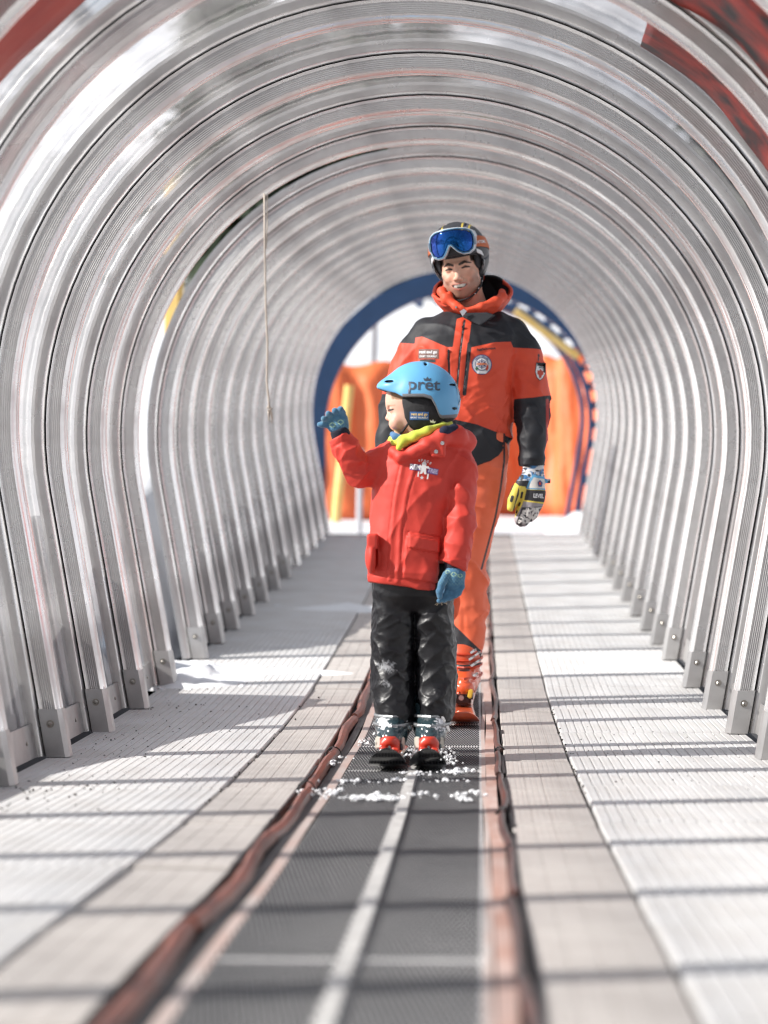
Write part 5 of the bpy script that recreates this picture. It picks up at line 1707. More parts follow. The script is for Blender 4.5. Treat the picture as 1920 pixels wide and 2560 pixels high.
# ---- goggles
gpoly = [(-.083, .020), (-.076, .036), (-.058, .047), (-.030, .052), (0, .053), (.030, .052), (.060, .046), (.078, .034), (.085, .016), (.084, -.012), (.076, -.034),
         (.060, -.046), (.040, -.047), (.022, -.036), (.002, -.012), (-.004, -.012), (-.020, -.038), (-.034, -.052), (-.057, -.053), (-.075, -.042), (-.084, -.020)]
gpoly = [(a * 1.06, b_ * 1.05) for a, b_ in gpoly]
GZ = .097
def gsurf(P, g): return ell(P, (0, .030, .085), (.128 + g, .192 + g, .155 + g))
def lens(P):
    p2 = poly2(P[0] * 1.0, P[2] - GZ, gpoly) + .0075
    return smax(smax(smax(gsurf(P, 0), -gsurf(P, -.005), .001), p2, .0015), P[1], .002)
def gframe(P):
    p2 = poly2(P[0], P[2] - GZ, gpoly) - .0015
    p3 = poly2(P[0], P[2] - GZ, gpoly) + .0065
    d = smax(smax(gsurf(P, .003), -gsurf(P, -.030), .002), smax(p2, -p3, .0015), .0025)
    return smax(d, P[1] + .005, .002)
M_lens = mat('mirror_lens', (0.012, 0.085, 0.34), .045, 1.0)
nt = M_lens.node_tree; N = nt.nodes; L = nt.links
lw2 = N.new('ShaderNodeLayerWeight'); mixc = N.new('ShaderNodeMix'); mixc.data_type = 'RGBA'
mixc.inputs[6].default_value = (0.008, 0.075, 0.235, 1); mixc.inputs[7].default_value = (0.06, 0.05, 0.38, 1)
L.new(lw2.outputs['Facing'], mixc.inputs[0]); L.new(mixc.outputs[2], N['Principled BSDF'].inputs['Base Color'])
M_gfr = mat('goggle_frame', (0.56, 0.60, 0.64), .3, coat=.3)
layer(M_gfr, 'inner', (0.05, 0.17, 0.30), soft=.0007)
M_gstrap = mat('goggle_strap', (0.50, 0.13, 0.045), .7, bump=(300, .4, .001))
gog = place(sdf_obj('goggles', gframe, (-.100, -.18, .030), (.100, .0, .165), .0026, M_gfr, man,
    {'inner': lambda P: poly2(P[0], P[2] - GZ, gpoly) + .0012}))
ln = place(sdf_obj('lens', lens, (-.100, -.18, .030), (.100, .0, .165), .0026, M_lens, gog))
def strapf(P):
    x, y, z = P
    zc = .094 - .10 * np.clip(y + .08, -.1, .3)
    d = smax(smax(h_out(P, .0045), -h_out(P, .001), .0005), np.abs(z - zc) - .0235, .001)
    return smax(d, -(y + .112), .002)
sp_ = sdf_obj('strap', strapf, (-.125, -.13, .02), (.125, .17, .14), .0028, M_gstrap, gog)
T = bvh(sp_)
V, F = text_vf('ATOMIC', .017, .0004)
out = []
for a, c in V:        # lettering wraps round the right-hand side of the strap
    ang = R(62) + a / .118 * 1.0
    o = Vector((math.sin(ang) * .3, .014 - math.cos(ang) * .3, .093 + c - .006))
    h = T.ray_cast(o, Vector((-math.sin(ang), math.cos(ang), 0)))[0]
    out.append((h if h is not None else o * .38) + Vector((math.sin(ang), -math.cos(ang), 0)) * .0012)
lt = obj('lettering', mesh_of('lettering', [tuple(v) for v in out], F, M_white_print), sp_)
place(sp_); place(lt)
b = MB()
for s in (-1, 1):
    b.box((s * .086, -.108, .094), (.008, .022, .034), (0, 0, R(s * 28)), bev=.003)
place(b.build('outrigger', M_gfr, gog))
attr(bpy.data.objects[gog.name].children[-1].data, 'inner', [1.0] * len(bpy.data.objects[gog.name].children[-1].data.vertices))

# ---- jacket
M_mor = cloth('orange_shell', (0.68, 0.080, 0.036), .55, (0.62, 0.066, 0.030), spec=.35, cr=.8)
TM = [(672, 962, 1075, .02, .055), (684, 942, 1098, .02, .080), (700, 915, 1118, .015, .105), (730, 900, 1122, .0, .125), (770, 893, 1117, -.005, .135), (820, 893, 1108, -.005, .135),
      (870, 894, 1106, .0, .130), (910, 892, 1107, .0, .130), (945, 890, 1109, .0, .132), (985, 895, 1100, .0, .130), (1030, 905, 1090, .0, .125)]
TM = [(mz(a), mx(b_), mx(c), d, e) for a, b_, c, d, e in TM]
def man_jacket(P):
    x, y, z = P
    d = stack(P, TM, 2.4)
    hem = np.interp(x, [mx(880), mx(900), mx(940), mx(1030), mx(1060), mx(1085), mx(1106), mx(1125)], [mz(950), mz(965), mz(1000), mz(1009), mz(998), mz(978), mz(950), mz(945)])
    d = smax(d, hem - z, .006)
    d = smax(d, -smax(stack(P, [(a - .03, b_ + .012, c - .012, e, f - .012) for a, b_, c, e, f in TM], 2.4), z - mz(920), .01), .004)
    d = d - .0060 * folds(P, (.9, 0, .5), 8, 3.5, 71, p=2.4) * np.clip((mz(720) - z) / .04, 0, 1) - .0060 * folds(P, (-.7, 0, .7), 12, 4.5, 73, p=6) - .004 * folds(P, (.8, 0, .5), 19, 5, 74, p=6)
    d = d - .007 * np.exp(-((z - mz(900)) / .035) ** 2) * folds(P, (1, 0, .25), 13, 4, 75)
    ra = chain(P, [mp(1108, 722, .01, .062), mp(1128, 765, .005, .068), mp(1138, 810, .0, .070), mp(1146, 850, -.01, .0685), mp(1149, 900, -.03, .060), mp(1150, 950, -.055, .054), mp(1149, 1000, -.075, .046), mp(1148, 1012, -.08, .045)], .02)
    ra = smax(ra, mz(1009) - z, .004)
    fr2 = folds(P, (1, 0, .35), 12, 3.6, 81, p=2.8)
    env = np.exp(-((z - mz(870)) / .075) ** 2) * 1.1 + .35
    ra = ra - .0095 * fr2 * env - .006 * folds(P, (.9, 0, -.5), 22, 5, 83, p=5)
    ra = ra - .003 * np.exp(-((z - mz(992)) / .010) ** 2)
    la = chain(P, [mp(924, 722, .01, .062), mp(900, 765, .01, .068), mp(884, 800, .01, .070), mp(868, 850, .0, .067), mp(855, 900, -.02, .060), mp(845, 950, -.04, .053), mp(838, 985, -.055, .046)], .02)
    la = smax(la, mz(980) - z, .004)
    la = la - .0090 * folds(P, (1, 0, -.35), 12, 3.6, 91, p=2.8) * env - .004 * folds(P, (.7, 0, .7), 18, 4, 93)
    d = smin(d, ra, .014); d = smin(d, la, .014)
    front = y < .02
    # zips: centre and two pockets, taped seams
    zz = [mz(p) for p in (870, 812, 760, 701)]; xx = [mx(p) for p in (985, 989, 996, 1003)]
    zx = np.interp(z, zz, xx)
    d = d + np.where(front & (z < mz(700)), .003 * np.exp(-((x - zx) / .0035) ** 2), 0)
    for (a, c) in (((1012, 768), (1000, 862)), ((969, 760), (974, 850))):
        cc = cap((x, y * 0, z), (mx(a[0]), 0, mz(a[1])), (mx(c[0]), 0, mz(c[1])), .002, .002)
        d = d + np.where(front, .003 * np.exp(-(np.maximum(cc, 0) / .003) ** 2), 0)
    return d - .0012 * vn(x * 50, y * 50, z * 50, 12)
W2 = lambda P, pts: poly2(P[0], P[2], [mp(*p)[::2] for p in pts])
def black_yoke(P):
    a = W2(P, [(800, 600), (1010, 600), (1000, 690), (987.6, 694), (979, 756), (967, 756), (913, 731.5), (898.5, 733), (897, 746.5), (859, 742.5), (830, 740)])
    b_ = W2(P, [(1010, 600), (1250, 600), (1250, 762), (1173, 758), (1108, 755.6), (1103, 743.5), (1070, 745.5), (1019, 757), (1012, 757), (1020, 690), (1005, 690)])
    hem = W2(P, [(985, 911), (1030, 921), (1106, 950), (1150, 960), (1110, 1040), (860, 1040), (860, 950), (920, 920)])
    hem = np.where((P[0] > mx(1113)) & (P[2] > mz(945)), .02, np.where(P[0] < mx(885), .02, hem))
    s1 = np.where(P[0] > mx(1109), W2(P, [(1105, 866), (1150, 863), (1200, 855), (1200, 1040), (1105, 1040)]), .02)
    s1 = np.where((P[2] < mz(960)) & (P[0] > mx(1112)), -.02, s1)
    s2 = np.where(P[0] < mx(889), W2(P, [(800, 850), (892, 862), (892, 1010), (800, 1010)]), .02)
    z1 = cap((P[0], P[1] * 0, P[2]), (mx(1004), 0, mz(698)), (mx(994), 0, mz(775)), .0042, .0042)
    z1 = np.minimum(z1, cap((P[0], P[1] * 0, P[2]), (mx(994), 0, mz(775)), (mx(986), 0, mz(870)), .0042, .0042))
    z2 = cap((P[0], P[1] * 0, P[2]), (mx(1015), 0, mz(750)), (mx(1004), 0, mz(856)), .0085, .0075)
    z3 = cap((P[0], P[1] * 0, P[2]), (mx(970), 0, mz(763)), (mx(973), 0, mz(850)), .0042, .0042)
    zf = np.where(P[1] < .0, np.minimum(np.minimum(z1, z2), z3), .02)
    return np.minimum(np.minimum(np.minimum(a, b_), np.minimum(hem, s1)), np.minimum(s2, zf))
def zipteeth(P):
    a = cap((P[0], P[1] * 0, P[2]), (mx(1003), 0, mz(702)), (mx(994), 0, mz(775)), .0012, .0012)
    a = np.minimum(a, cap((P[0], P[1] * 0, P[2]), (mx(994), 0, mz(775)), (mx(986), 0, mz(870)), .0012, .0012))
    b_ = cap((P[0], P[1] * 0, P[2]), (mx(1012), 0, mz(772)), (mx(1001), 0, mz(856)), .0009, .0009)
    return np.where(P[1] < 0, np.minimum(a, b_), .02)
mj = sdf_obj('jacket', man_jacket, (-.33, -.175, .90), (.41, .16, 1.56), .0044, M_mor, man, {'yoke': black_yoke, 'teeth2': zipteeth,
      'redside': lambda P: np.maximum(np.maximum(np.abs(P[0] - mx(1182)) - .006, P[2] - mz(865)), -(P[2] - mz(990)))})
M_mblk_col = (0.016, 0.017, 0.021)
layer(M_mor, 'yoke', M_mblk_col, soft=.0006, rough=.6)
layer(M_mor, 'teeth2', (.32, .32, .33), soft=.0005, rough=.35)
layer(M_mor, 'redside', (.45, .03, .02), soft=.002, amount=.8)
T = bvh(mj)
# ---- collar and hood
M_mblk = cloth('black_shell', M_mblk_col, .58, (.022, .023, .028), spec=.35)
M_mor2 = cloth('orange_lining', (0.70, 0.085, 0.035), .6, (0.62, 0.07, 0.03), spec=.3)
HCt = mp(1021, 628, .0)
def hood_e(P, g): return ell(P, HCt, (.150 + g, .150 + g, .108 + g))
def hood(P):
    x, y, z = P
    w = .010 * folds(P, (1, .3, -.9), 13, 4.5, 101) + .006 * folds(P, (.3, .5, 1), 22, 4, 103, p=3)
    e_ = hood_e(P, w)
    d = smax(e_, -hood_e(P, w - .008), .003)
    rimz = mz(684) + np.clip(y + .13, 0, .26) * .62 + .10 * np.abs(x - mx(1015)) - .012 * np.sin((x - mx(1000)) * 38)
    d = smax(d, z - rimz, .004)
    roll = np.sqrt(np.maximum(e_ + .004, 0) ** 2 + 0 * x) if False else np.abs(e_ + .004)
    d = smin(d, np.sqrt(roll ** 2 + (z - rimz) ** 2) - .0075, .004)
    # front opening of the collar
    d = smax(d, -smax(np.abs(x - mx(1000) - .35 * (z - mz(700))) - .012, y + .05, .004), .004)
    return smax(d, mz(712) - z, .01)
def hood_black(P):
    rz_ = mz(684) + np.clip(P[1] + .13, 0, .26) * .62 + .10 * np.abs(P[0] - mx(1015))
    inner = np.maximum(hood_e(P, -.003), .010 - (rz_ - P[2]))
    panel = W2(P, [(1048, 590), (1088, 590), (1083, 640), (1072, 668), (1062, 640), (1045, 615)])
    return np.minimum(inner, panel)
hd = sdf_obj('hood', hood, (-.12, -.185, 1.44), (.29, .19, 1.75), .0038, M_mor, man, {
    'yoke': hood_black,
    'teeth2': lambda P: 1 + 0 * P[0], 'redside': lambda P: 1 + 0 * P[0]})
def inner_collar(P):
    a = chain(P, [mp(1002, 676, -.120, .009), mp(985, 668, -.110, .014), mp(965, 652, -.088, .016), mp(956, 634, -.045, .015), mp(962, 624, .0, .014)], .012)
    c = chain(P, [mp(1012, 677, -.122, .010), mp(1040, 670, -.118, .015), mp(1072, 658, -.088, .016), mp(1086, 645, -.045, .014), mp(1084, 634, .0, .012)], .012)
    e = chain(P, [mp(972, 640, -.075, .012), mp(978, 660, -.088, .010), mp(994, 676, -.105, .007)], .01)
    d = smin(smin(a, c, .008), e, .006)
    return d - .006 * folds(P, (.8, 0, -.6), 22, 3.5, 107)
sdf_obj('collar', inner_collar, (-.08, -.16, 1.49), (.24, .04, 1.67), .0036, M_mor2, man)
def flap(P):
    p2 = W2(P, [(1000, 692), (1010, 684), (1052, 683), (1070, 690), (1038, 712), (1030, 709)])
    d = smax(np.abs(P[1] + .150 + .10 * (P[0] - mx(1030)) - .25 * (P[2] - mz(700))) - .004, p2, .003)
    return d - .0016 * folds(P, (1, 0, -.3), 30, 4, 113)
sdf_obj('storm_flap', flap, (.02, -.19, 1.44), (.20, -.11, 1.54), .0032, M_mblk, man)
M_vel = mat('grey_velcro', (.42, .42, .45), .9)
b = MB(); V = [(mx(a), -.1595, mz(c)) for a, c in ((994, 681), (1003, 676), (1009, 681), (1000, 692))]
b.add(V + [(x, y + .004, z) for x, y, z in V], [(0, 1, 2, 3), (7, 6, 5, 4), (0, 4, 5, 1), (1, 5, 6, 2), (2, 6, 7, 3), (3, 7, 4, 0)])
b.build('velcro_tab', M_vel, man)
b = MB(); c = mp(986, 671, -.128); b.tube([c, (c[0], c[1] - .004, c[2])], .0042, 10); b.build('snap_button', M_silver, man)
# zip pullers
b = MB()
for (px, py, a_r) in ((1001, 716, 6), (1012, 772, 0), (970, 768, 8)):
    h = T.ray_cast(Vector((mx(px), -.5, mz(py))), Vector((0, 1, 0)))[0]
    b.box(h + Vector((0, -.004, -.012)), (.0055, .004, .030), (0, R(a_r), 0), bev=.001)
    b.box(h + Vector((0, -.004, .006)), (.009, .006, .010), (0, R(a_r), 0), bev=.001)
b.build('zip_puller', M_black_print, mj)

# ---- badges
def on(pts, px, py, nm, m, rot=0, off=.0015, n=3): return shape_on(pts, (mx(px), mz(py)), T, nm, m, mj, rot=R(rot), off=off, n=n)
def tx(s, size, px, py, m, rot=0, off=.003, bold=0.0003, sx=1.0): return text_on(s, size, (mx(px), mz(py)), T, 'lettering', m, mj, rot=R(rot), off=off, bold=bold, sx=sx)
def onc(pts, px, py, nm, m, rot=0, off=.0015, n=2):
    """like on(), for a shape that does not enclose its origin"""
    ax_ = sum(p[0] for p in pts) / len(pts); az = sum(p[1] for p in pts) / len(pts)
    ca, sa = math.cos(R(rot)), math.sin(R(rot))
    return shape_on([(p[0] - ax_, p[1] - az) for p in pts], (mx(px) + ax_ * ca - az * sa, mz(py) + ax_ * sa + az * ca), T, nm, m, mj, rot=R(rot), off=off, n=n)
M_tan = mat('patch_tan', (.22, .13, .11), .6); M_tan2 = mat('patch_grey', (.42, .40, .38), .5)
on(rect(.078, .036), 927, 770, 'patch', M_tan, -2)
tx('rent and go', .0160, 926, 766, M_white_print, -2, .003, .0008, .92)
tx('SPORT YOURSELF', .0095, 926, 775.5, M_white_print, -2, .003, .0004, .88)
on(rect(.060, .012), 925, 785, 'patch', M_black_print, -1)
tx('PeakPerformance', .0125, 1050.5, 760.5, M_black_print, 7, .002, .0005, .80)
M_bpatch = mat('patch_navy', (.05, .07, .19), .6); M_pgrey = mat('patch_pale', (.52, .54, .58), .6)
M_pgreen = mat('patch_green', (.03, .10, .05), .6); M_pred = mat('patch_red', (.50, .06, .03), .6)
on(circ(.0385, 36), 1041, 794, 'badge_ground', M_bpatch, 0, .0025)
on(circ(.0350, 36), 1041, 794, 'badge_ring', M_pgrey, 0, .0042)
on(circ(.0250, 32), 1041, 793, 'badge_disc', M_bpatch, 0, .0056)
on(circ(.0225, 32), 1041, 793, 'badge_disc', M_white_print, 0, .0068)
for k in range(6):      # snow crystal
    a = k * 60
    onc([(-.0016, .002), (.0016, .002), (.0016, .019), (-.0016, .019)], 1041, 793, 'crystal_arm', M_bpatch, a, .0082, 2)
    for s in (-1, 1):
        onc([(0, .010), (s * .0065, .0155), (s * .0075, .0135), (0, .0075)][::s], 1041, 793, 'crystal_arm', M_bpatch, a, .0082, 1)
onc([(-.026, -.016), (-.019, -.006), (-.012, -.015), (-.020, -.024)], 1041, 794, 'badge_green', M_pgreen, 0, .0086, 2)
onc([(.026, -.014), (.024, .002), (.017, -.008), (.014, -.018), (.020, -.024)], 1041, 794, 'badge_red', M_pred, 0, .0086, 2)
onc([(-.022, -.026), (-.016, -.033), (.016, -.033), (.022, -.026), (.014, -.022), (-.014, -.022)], 1041, 795, 'badge_scroll', M_white_print, 0, .0092, 2)
tx('GARDENA', .0105, 1041, 793, mat('badge_orange', (.75, .22, .08), .6), 0, .0100, .0006, .80)
for word, a0, a1, r0 in (('SCUOLA ITALIANA', 140, 40, .0300), ('SCI', 250, 290, .0310)):
    n_ = len(word)
    for i, ch in enumerate(word):
        if ch == ' ': continue
        a = R(a0 + (a1 - a0) * i / (n_ - 1)); top = a0 < 180
        text_on(ch, .0072, (mx(1041) + math.cos(a) * r0, mz(794) + math.sin(a) * r0), T, 'lettering', M_bpatch, mj, rot=(a - math.pi / 2) if top else (a + math.pi / 2), off=.0065, bold=.0003)
# sleeve shield with an eagle-like red figure, small mark above it
sh = [(-.0165, .030), (.0165, .031), (.0175, -.006), (.010, -.024), (.0, -.034), (-.012, -.024), (-.0185, -.004)]
on([(a * 1.14, b_ * 1.09) for a, b_ in sh], 1167, 806, 'shield_edge', M_black_print, -4, .0012)
on(sh, 1167, 806, 'shield', M_white_print, -4, .0020)
on([(-.012, .008), (-.008, .001), (-.004, .008), (0, .013), (.004, .008), (.008, .001), (.012, .008), (.012, -.008), (.006, -.012), (.003, -.026), (0, -.020), (-.003, -.026), (-.006, -.012), (-.012, -.008)], 1167, 808, 'shield_eagle', M_pred, -4, .0030, 2)
tx('SCUOLA', .0072, 1166.5, 793, M_black_print, -4, .003, .0004, .8); tx('SCI', .0072, 1166.5, 797.5, M_black_print, -4, .003, .0004, .9)
on([(-.002, .014), (.004, .012), (.0045, .004), (.001, .0), (.002, -.012), (-.002, -.014), (-.003, -.002), (.001, .005), (-.003, .008)], 1163, 776, 'sleeve_mark', M_black_print, 0, .002, 1)

# ---- trousers
M_mpant = cloth('orange_trousers', (0.84, 0.175, 0.085), .55, (0.74, 0.13, 0.050), spec=.35, cr=.8)
NL = [(940, 985, 1102, .0, .11), (1000, 984, 1096, .0, .105), (1060, 980, 1089, .0, .098), (1120, 975, 1076, -.005, .088), (1160, 972, 1066, -.008, .082), (1190, 970, 1056, -.008, .078), (1217, 968, 1048, -.006, .076),
      (1232, 968, 1048, -.004, .076), (1254, 966, 1056, .0, .078), (1280, 967, 1051, .004, .075), (1310, 966, 1056, .006, .075), (1331, 966, 1054, .008, .074), (1345, 967, 1047, .008, .074), (1358, 968, 1050, .008, .074),
      (1376, 970, 1047, .004, .074), (1404, 974, 1040, .0, .074), (1425, 978, 1036, -.01, .078), (1440, 982, 1033, -.015, .078)]
def stack_px(P, rows, dx=0): return stack(P, [(mz(a), mx(b_ + dx), mx(c + dx), e, f) for a, b_, c, e, f in rows], 2.3)
NR = [(940, 896, 1000, .0, .11), (1000, 896, 995, .0, .105), (1100, 893, 985, -.01, .092), (1180, 895, 972, -.02, .082), (1250, 893, 968, -.01, .078), (1330, 890, 962, .0, .074), (1400, 894, 955, .0, .074), (1440, 900, 948, -.015, .076)]
def man_trousers(P):
    x, y, z = P
    a = stack_px(P, NL) - .0095 * folds(P, (1, 0, -.3), 12, 3.8, 121, p=3.6) - .007 * np.exp(-((z - mz(1320)) / .07) ** 2) * folds(P, (1, 0, .2), 24, 5, 125, p=4) - .004 * folds(P, (.5, 0, 1), 10, 4, 123)
    c = stack_px(P, NR) - .0075 * folds(P, (1, 0, .3), 12, 3.8, 127, p=2.8)
    d = smin(a, c, .012)
    hip = stack(P, [(mz(935), mx(898), mx(1098), .0, .115), (mz(1040), mx(897), mx(1088), .0, .110), (mz(1075), mx(930), mx(1050), .0, .07)], 2.4)
    d = smin(d, hip, .02)
    sx = np.interp(z, [mz(1230), mz(1160), mz(1100), mz(1010)], [mx(1043), mx(1062), mx(1074), mx(1090)])
    return smax(d, mz(1437) - z, .004) - .0012 * vn(x * 50, y * 50, z * 50, 13)
mt = sdf_obj('trousers', man_trousers, (-.18, -.14, .145), (.25, .13, 1.07), .0044, M_mpant, man, {
    'gaiter': lambda P: W2(P, [(960, 1326), (973.5, 1342), (1037.6, 1404), (1070, 1432), (1070, 1470), (860, 1470), (860, 1400), (925, 1345)]),
    'side': lambda P: np.maximum(np.abs(P[0] - np.interp(P[2], [mz(1240), mz(1217), mz(1180), mz(1120), mz(1060), mz(1000)], [mx(1038), mx(1044), mx(1054), mx(1070), mx(1081), mx(1089)])) - .0040, -(P[2] - mz(1232)))})
layer(M_mpant, 'side', (.07, .035, .035), soft=.0008)
layer(M_mpant, 'gaiter', (.030, .031, .036), soft=.0008)

# ---- gloves (mittens with a separate thumb)
M_mit = mat('mitten_black', (0.022, 0.022, 0.025), .6, bump=(200, .4, .001))
def mitt_cols(m):
    layer(m, 'cuffprint', (.62, .62, .63), soft=.0006); layer(m, 'cuffblue', (.06, .20, .42), soft=.0006)
    layer(m, 'knuckle', (.32, .29, .30), soft=.001); layer(m, 'kdark', (.03, .03, .035), soft=.0008); layer(m, 'kwhite', (.62, .60, .57), soft=.0008)
    layer(m, 'yel', (.72, .57, .09), soft=.0006); layer(m, 'holes', (.02, .02, .022), soft=.0006)
    layer(m, 'white', (.70, .68, .64), soft=.0006); layer(m, 'wedge', (.12, .38, .62), soft=.0006)
mitt_cols(M_mit)
def mitten(P):
    Y = -.085
    d = chain(P, [mp(1151, 1006, Y, .040), mp(1150, 1040, Y, .043), mp(1150, 1066, Y, .048), mp(1146, 1085, Y - .002, .047), mp(1138, 1106, Y - .006, .043), mp(1127, 1124, Y - .016, .030)], .012, .72)
    th = chain(P, [mp(1132, 1040, Y - .012, .024), mp(1118, 1062, Y - .022, .023), mp(1107, 1082, Y - .030, .020), mp(1103, 1098, Y - .034, .015)], .010)
    d = smin(d, th, .006)
    # four finger channels under the leather
    for px in (1128, 1140, 1153):
        d = d + .0025 * np.exp(-((P[0] - mx(px) - .25 * (P[2] - mz(1095))) / .003) ** 2) * np.clip((mz(1085) - P[2]) / .02, 0, 1)
    d = smin(d, rbox(P, (mx(1181), Y, mz(1042)), (.012, .010, .008), .004), .004)
    return d - .0025 * folds(P, (1, 0, .2), 26, 4, 131)
def mW(P, pts): return poly2(P[0], P[2], [mp(*p)[::2] for p in pts])
def mnoise(P, s, k): return vn(P[0] * s, P[1] * s, P[2] * s, k)
mit_attrs = {
    'cuffprint': lambda P: np.maximum(mz(1041) - P[2], (.36 - ridge(P[0] * 90 + P[2] * 60, P[1] * 30, P[2] * 120 - P[0] * 50, 5)) * .01 if False else (.70 - ridge(P[0] * 70, P[1] * 30, P[2] * 110, 5, 1.0)) * .01),
    'cuffblue': lambda P: np.maximum(mz(1041) - P[2], (.86 - ridge(P[0] * 60 + 9, P[1] * 30, P[2] * 90, 15, 1.0)) * .01),
    'knuckle': lambda P: mW(P, [(1131, 1084), (1178, 1092), (1176, 1100), (1160, 1136), (1130, 1146), (1100, 1140), (1108, 1118), (1124, 1098)]),
    'kdark': lambda P: np.maximum(mW(P, [(1126, 1098), (1172, 1096), (1165, 1118), (1150, 1137), (1112, 1138)]), (.58 - ridge(P[0] * 120, P[1] * 40, P[2] * 120, 25, 1.0)) * .01),
    'kwhite': lambda P: np.maximum(mW(P, [(1130, 1100), (1170, 1098), (1163, 1116), (1150, 1133), (1116, 1132)]), (.62 - ridge(P[0] * 130 + 5, P[1] * 40, P[2] * 130, 35, 1.0)) * .01),
    'yel': lambda P: np.minimum(np.minimum(mW(P, [(1121, 1052), (1134, 1054), (1136, 1062), (1132, 1080), (1126, 1095), (1117, 1112), (1111, 1121), (1108, 1116), (1113, 1090), (1120, 1072)]),
                                mW(P, [(1112, 1045), (1120, 1052), (1114, 1078), (1106, 1108), (1094, 1108), (1096, 1080)])),
                                np.minimum(cap((P[0], 0 * P[1], P[2]), (mx(1132), 0, mz(1084)), (mx(1180), 0, mz(1090)), .0028, .0028), cap((P[0], 0 * P[1], P[2]), (mx(1133), 0, mz(1059)), (mx(1182), 0, mz(1061)), .0022, .0022))),
    'holes': lambda P: np.minimum(np.minimum(np.minimum(cap((P[0], 0 * P[1], P[2]), (mx(1127), 0, mz(1067)), (mx(1125), 0, mz(1077)), .0048, .0042), cap((P[0], 0 * P[1], P[2]), (mx(1122), 0, mz(1089)), (mx(1120), 0, mz(1094)), .0042, .0038)),
                                  cap((P[0], 0 * P[1], P[2]), (mx(1106), 0, mz(1076)), (mx(1104), 0, mz(1084)), .0065, .0060)), cap((P[0], 0 * P[1], P[2]), (mx(1116), 0, mz(1106)), (mx(1115), 0, mz(1110)), .0036, .0032)),
    'wedge': lambda P: mW(P, [(1137, 1058), (1142, 1044), (1150, 1030), (1176, 1034), (1181, 1042), (1178, 1060)]) - .002,
    'white': lambda P: mW(P, [(1140, 1057), (1146, 1043), (1152, 1034), (1175, 1038), (1177, 1046), (1177, 1058)]),
}
mg = sdf_obj('glove', mitten, (.20, -.19, .66), (.40, -.02, .96), .0030, M_mit, man, mit_attrs)
T3 = bvh(mg)
# 'wedge' is laid over by 'white' in the picture: order of layers puts white below, so cut the wedge to a rim
a_w = mg.data.attributes['wedge'].data; a_h = mg.data.attributes['white'].data
for i in range(len(a_w)): a_w[i].value = max(a_w[i].value, -(a_h[i].value) + .0004)
text_on('LEVEL', .0215, (mx(1162), mz(1074)), T3, 'lettering', M_white_print, mg, rot=R(-3), off=.002, bold=.0008, sx=.72)
shape_on([(-.009, .004), (0, .014), (.011, .002), (.007, -.013), (-.006, -.013)], (mx(1165), mz(1047)), T3, 'emblem', M_bpatch, mg, off=.002, n=2)
shape_on([(-.004, .002), (0, .007), (.005, .0), (.003, -.006), (-.003, -.006)], (mx(1165), mz(1047)), T3, 'emblem', M_pred, mg, off=.003, n=1)
M2 = mg.copy(); M2.data = mg.data.copy(); C.objects.link(M2); M2.parent = man
for v in M2.data.vertices: v.co.x = -v.co.x + mx(838) + mx(1150) ; v.co.z += mz(985) - mz(1012)
M2.data.flip_normals()

# ---- ski boots
M_bor = mat('boot_orange', (0.72, 0.10, 0.03), .3, coat=.5)
layer(M_bor, 'blk', (.02, .02, .022), soft=.0008)
def mboot(cx, first=None):
    c = mx(cx)
    def f(P):
        x, y, z = P
        d = smax(chain(P, [(c, -.19, .080, .040), (c, -.13, .095, .050), (c, -.03, .115, .060), (c, .08, .11, .055)], .02), .045 - z, .004)
        d = smin(d, chain(P, [(c, -.045, .12, .060), (c, -.03, .19, .062), (c, -.01, .235, .058)], .02), .014)
        d = smin(d, rbox(P, (c, -.06, .050), (.036, .165, .012), .004), .004)
        d = d + .004 * np.exp(-((z - .135 - .25 * (y + .08)) / .004) ** 2)
        return d
    bt = sdf_obj('boot', f, (c - .09, -.245, .035), (c + .09, .15, .30), .0038, M_bor, man, {'blk': lambda P: np.minimum(P[2] - .060, np.abs(P[2] - .172 - .15 * P[1]) - .007)})
    T = bvh(bt)
    b = MB()
    for z0 in (.165, .190, .215, .128):
        pts = []
        for i in range(11):
            a = R(-95 + 190 * i / 10)
            h = T.ray_cast(Vector((c + math.sin(a) * .3, -.03 - math.cos(a) * .3, z0 - .012 * math.cos(a))), Vector((-math.sin(a), math.cos(a), 0)))[0]
            if h is not None: pts.append(h + Vector((math.sin(a), -math.cos(a), 0)) * .004)
        b.tube(pts, .0048, 5)
    b.build('buckle_strap', mat('strap_orange', (.60, .06, .02), .35), bt)
    b = MB()
    for z0, dx in ((.165, .035), (.190, .028), (.215, .034), (.128, .04), (.176, .052), (.205, .050)):
        h = T.ray_cast(Vector((c + dx, -.5, z0)), Vector((0, 1, 0)))[0]
        if h is not None:
            b = MB()
            b.box(h + Vector((0, -.010, 0)), (.026, .007, .009), (0, R(-32), R(20)), bev=.001)
            b.box(h + Vector((.010, -.012, .006)), (.008, .009, .008), (0, R(-20), 0), bev=.001)
            b.build('buckle', M_silver, bt)
mboot(1003); mboot(926)

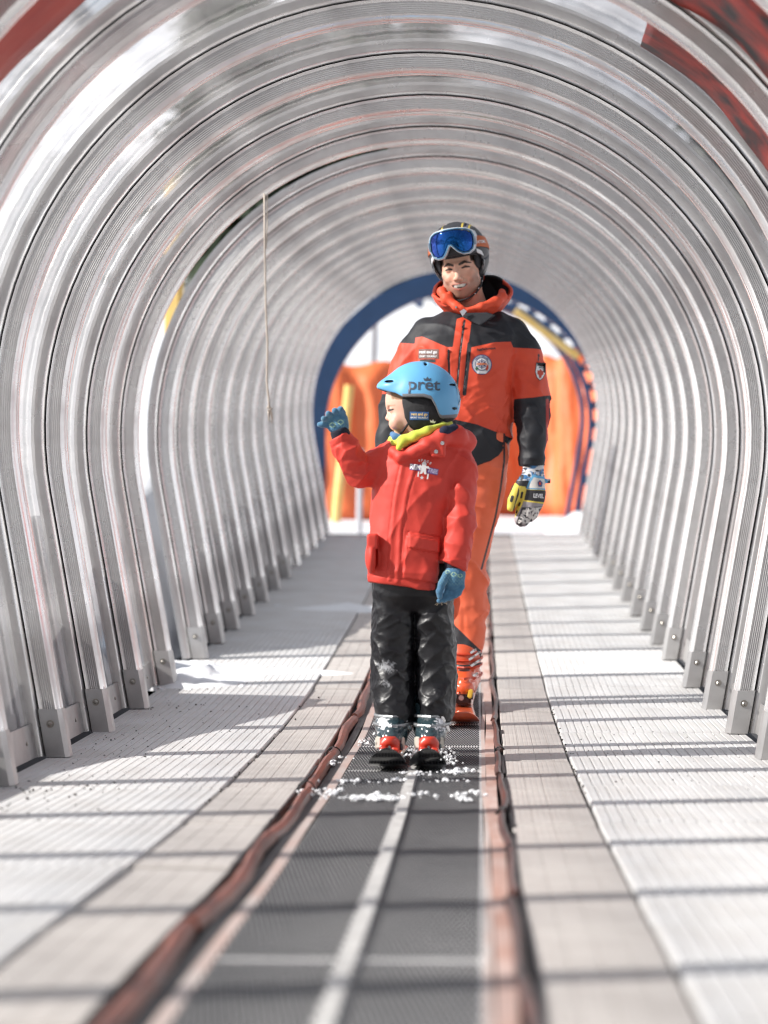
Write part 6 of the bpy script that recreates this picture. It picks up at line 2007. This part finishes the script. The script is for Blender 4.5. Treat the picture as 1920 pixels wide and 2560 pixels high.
# ---- the man's skis
M_skior = mat('ski_orange', (0.72, 0.11, 0.035), .3, coat=.6)
M_bindy = mat('binding_yellow', (.75, .55, .08), .4)
for (cx, lab) in ((1002, 'orange ski with a dark triangle on its tip, beside the child\'s trouser leg'), (925, 'orange ski hidden behind the child\'s legs')):
    wx_ = MX + mx(cx)
    r_ = ski('ski', wx_, MY, .92, .75, .118, .072, .105, M_skior, lab, tipz=.050)
    brd = r_.children[0]
    TT = bvh(brd)
    def top_shape(pts, nm, m):
        V = []
        for (a, y) in pts:
            h = TT.ray_cast(Vector((a, y, .5)), Vector((0, 0, -1)))[0]
            V.append((h if h is not None else Vector((a, y, .03))) + Vector((0, -.0008, .0015)))
        F = [tuple(range(len(V)))]
        return obj(nm, mesh_of(nm, [tuple(v) for v in V], F, m), r_)
    # dark triangle made of thin rows so that it follows the turned-up tip
    tri = MB()
    rows = 12
    for q in range(rows):
        y0, y1 = -.885 + .13 * q / rows, -.885 + .13 * (q + 1) / rows
        w0, w1 = .030 * (1 - (q / rows) ** .7), .030 * (1 - ((q + 1) / rows) ** .7)
        pts = []
        for (a, y) in ((-w0, y0), (w0, y0), (w1, y1), (-w1, y1)):
            h = TT.ray_cast(Vector((a, y, .5)), Vector((0, 0, -1)))[0]
            pts.append((h if h is not None else Vector((a, y, .03))) + Vector((0, -.001, .0015)))
        tri.add(pts, [(0, 1, 2, 3)])
    tri.build('triangle_mark', M_black_print, r_)
    sl = MB()
    for (a, y) in ((-.044, -.74), (-.015, -.70), (.015, -.70), (.044, -.74), (.052, -.80), (-.052, -.80)):
        h = TT.ray_cast(Vector((a * .9, y, .5)), Vector((0, 0, -1)))[0]
        if h is not None: sl.box(h + Vector((0, 0, .001)), (.008, .035, .003), (R(-4), 0, R(a * 500)))
    sl.build('dark_slot', M_black_print, r_)
    b = MB(); b.box((0, -.21, .038), (.060, .11, .040), bev=.010); b.box((0, -.20, .066), (.050, .05, .024), bev=.008); b.box((0, .16, .05), (.055, .10, .07), bev=.01); b.build('toe_piece', M_skiblack, r_)
    b = MB(); b.box((.026, -.245, .062), (.018, .03, .034), (0, R(12), 0), bev=.004); b.build('yellow_wing', M_bindy, r_)
    b = MB(); b.tube([(-.008, -.265, .048), (-.008, -.268, .048)], .010, 14); b.build('screw', M_silver, r_)
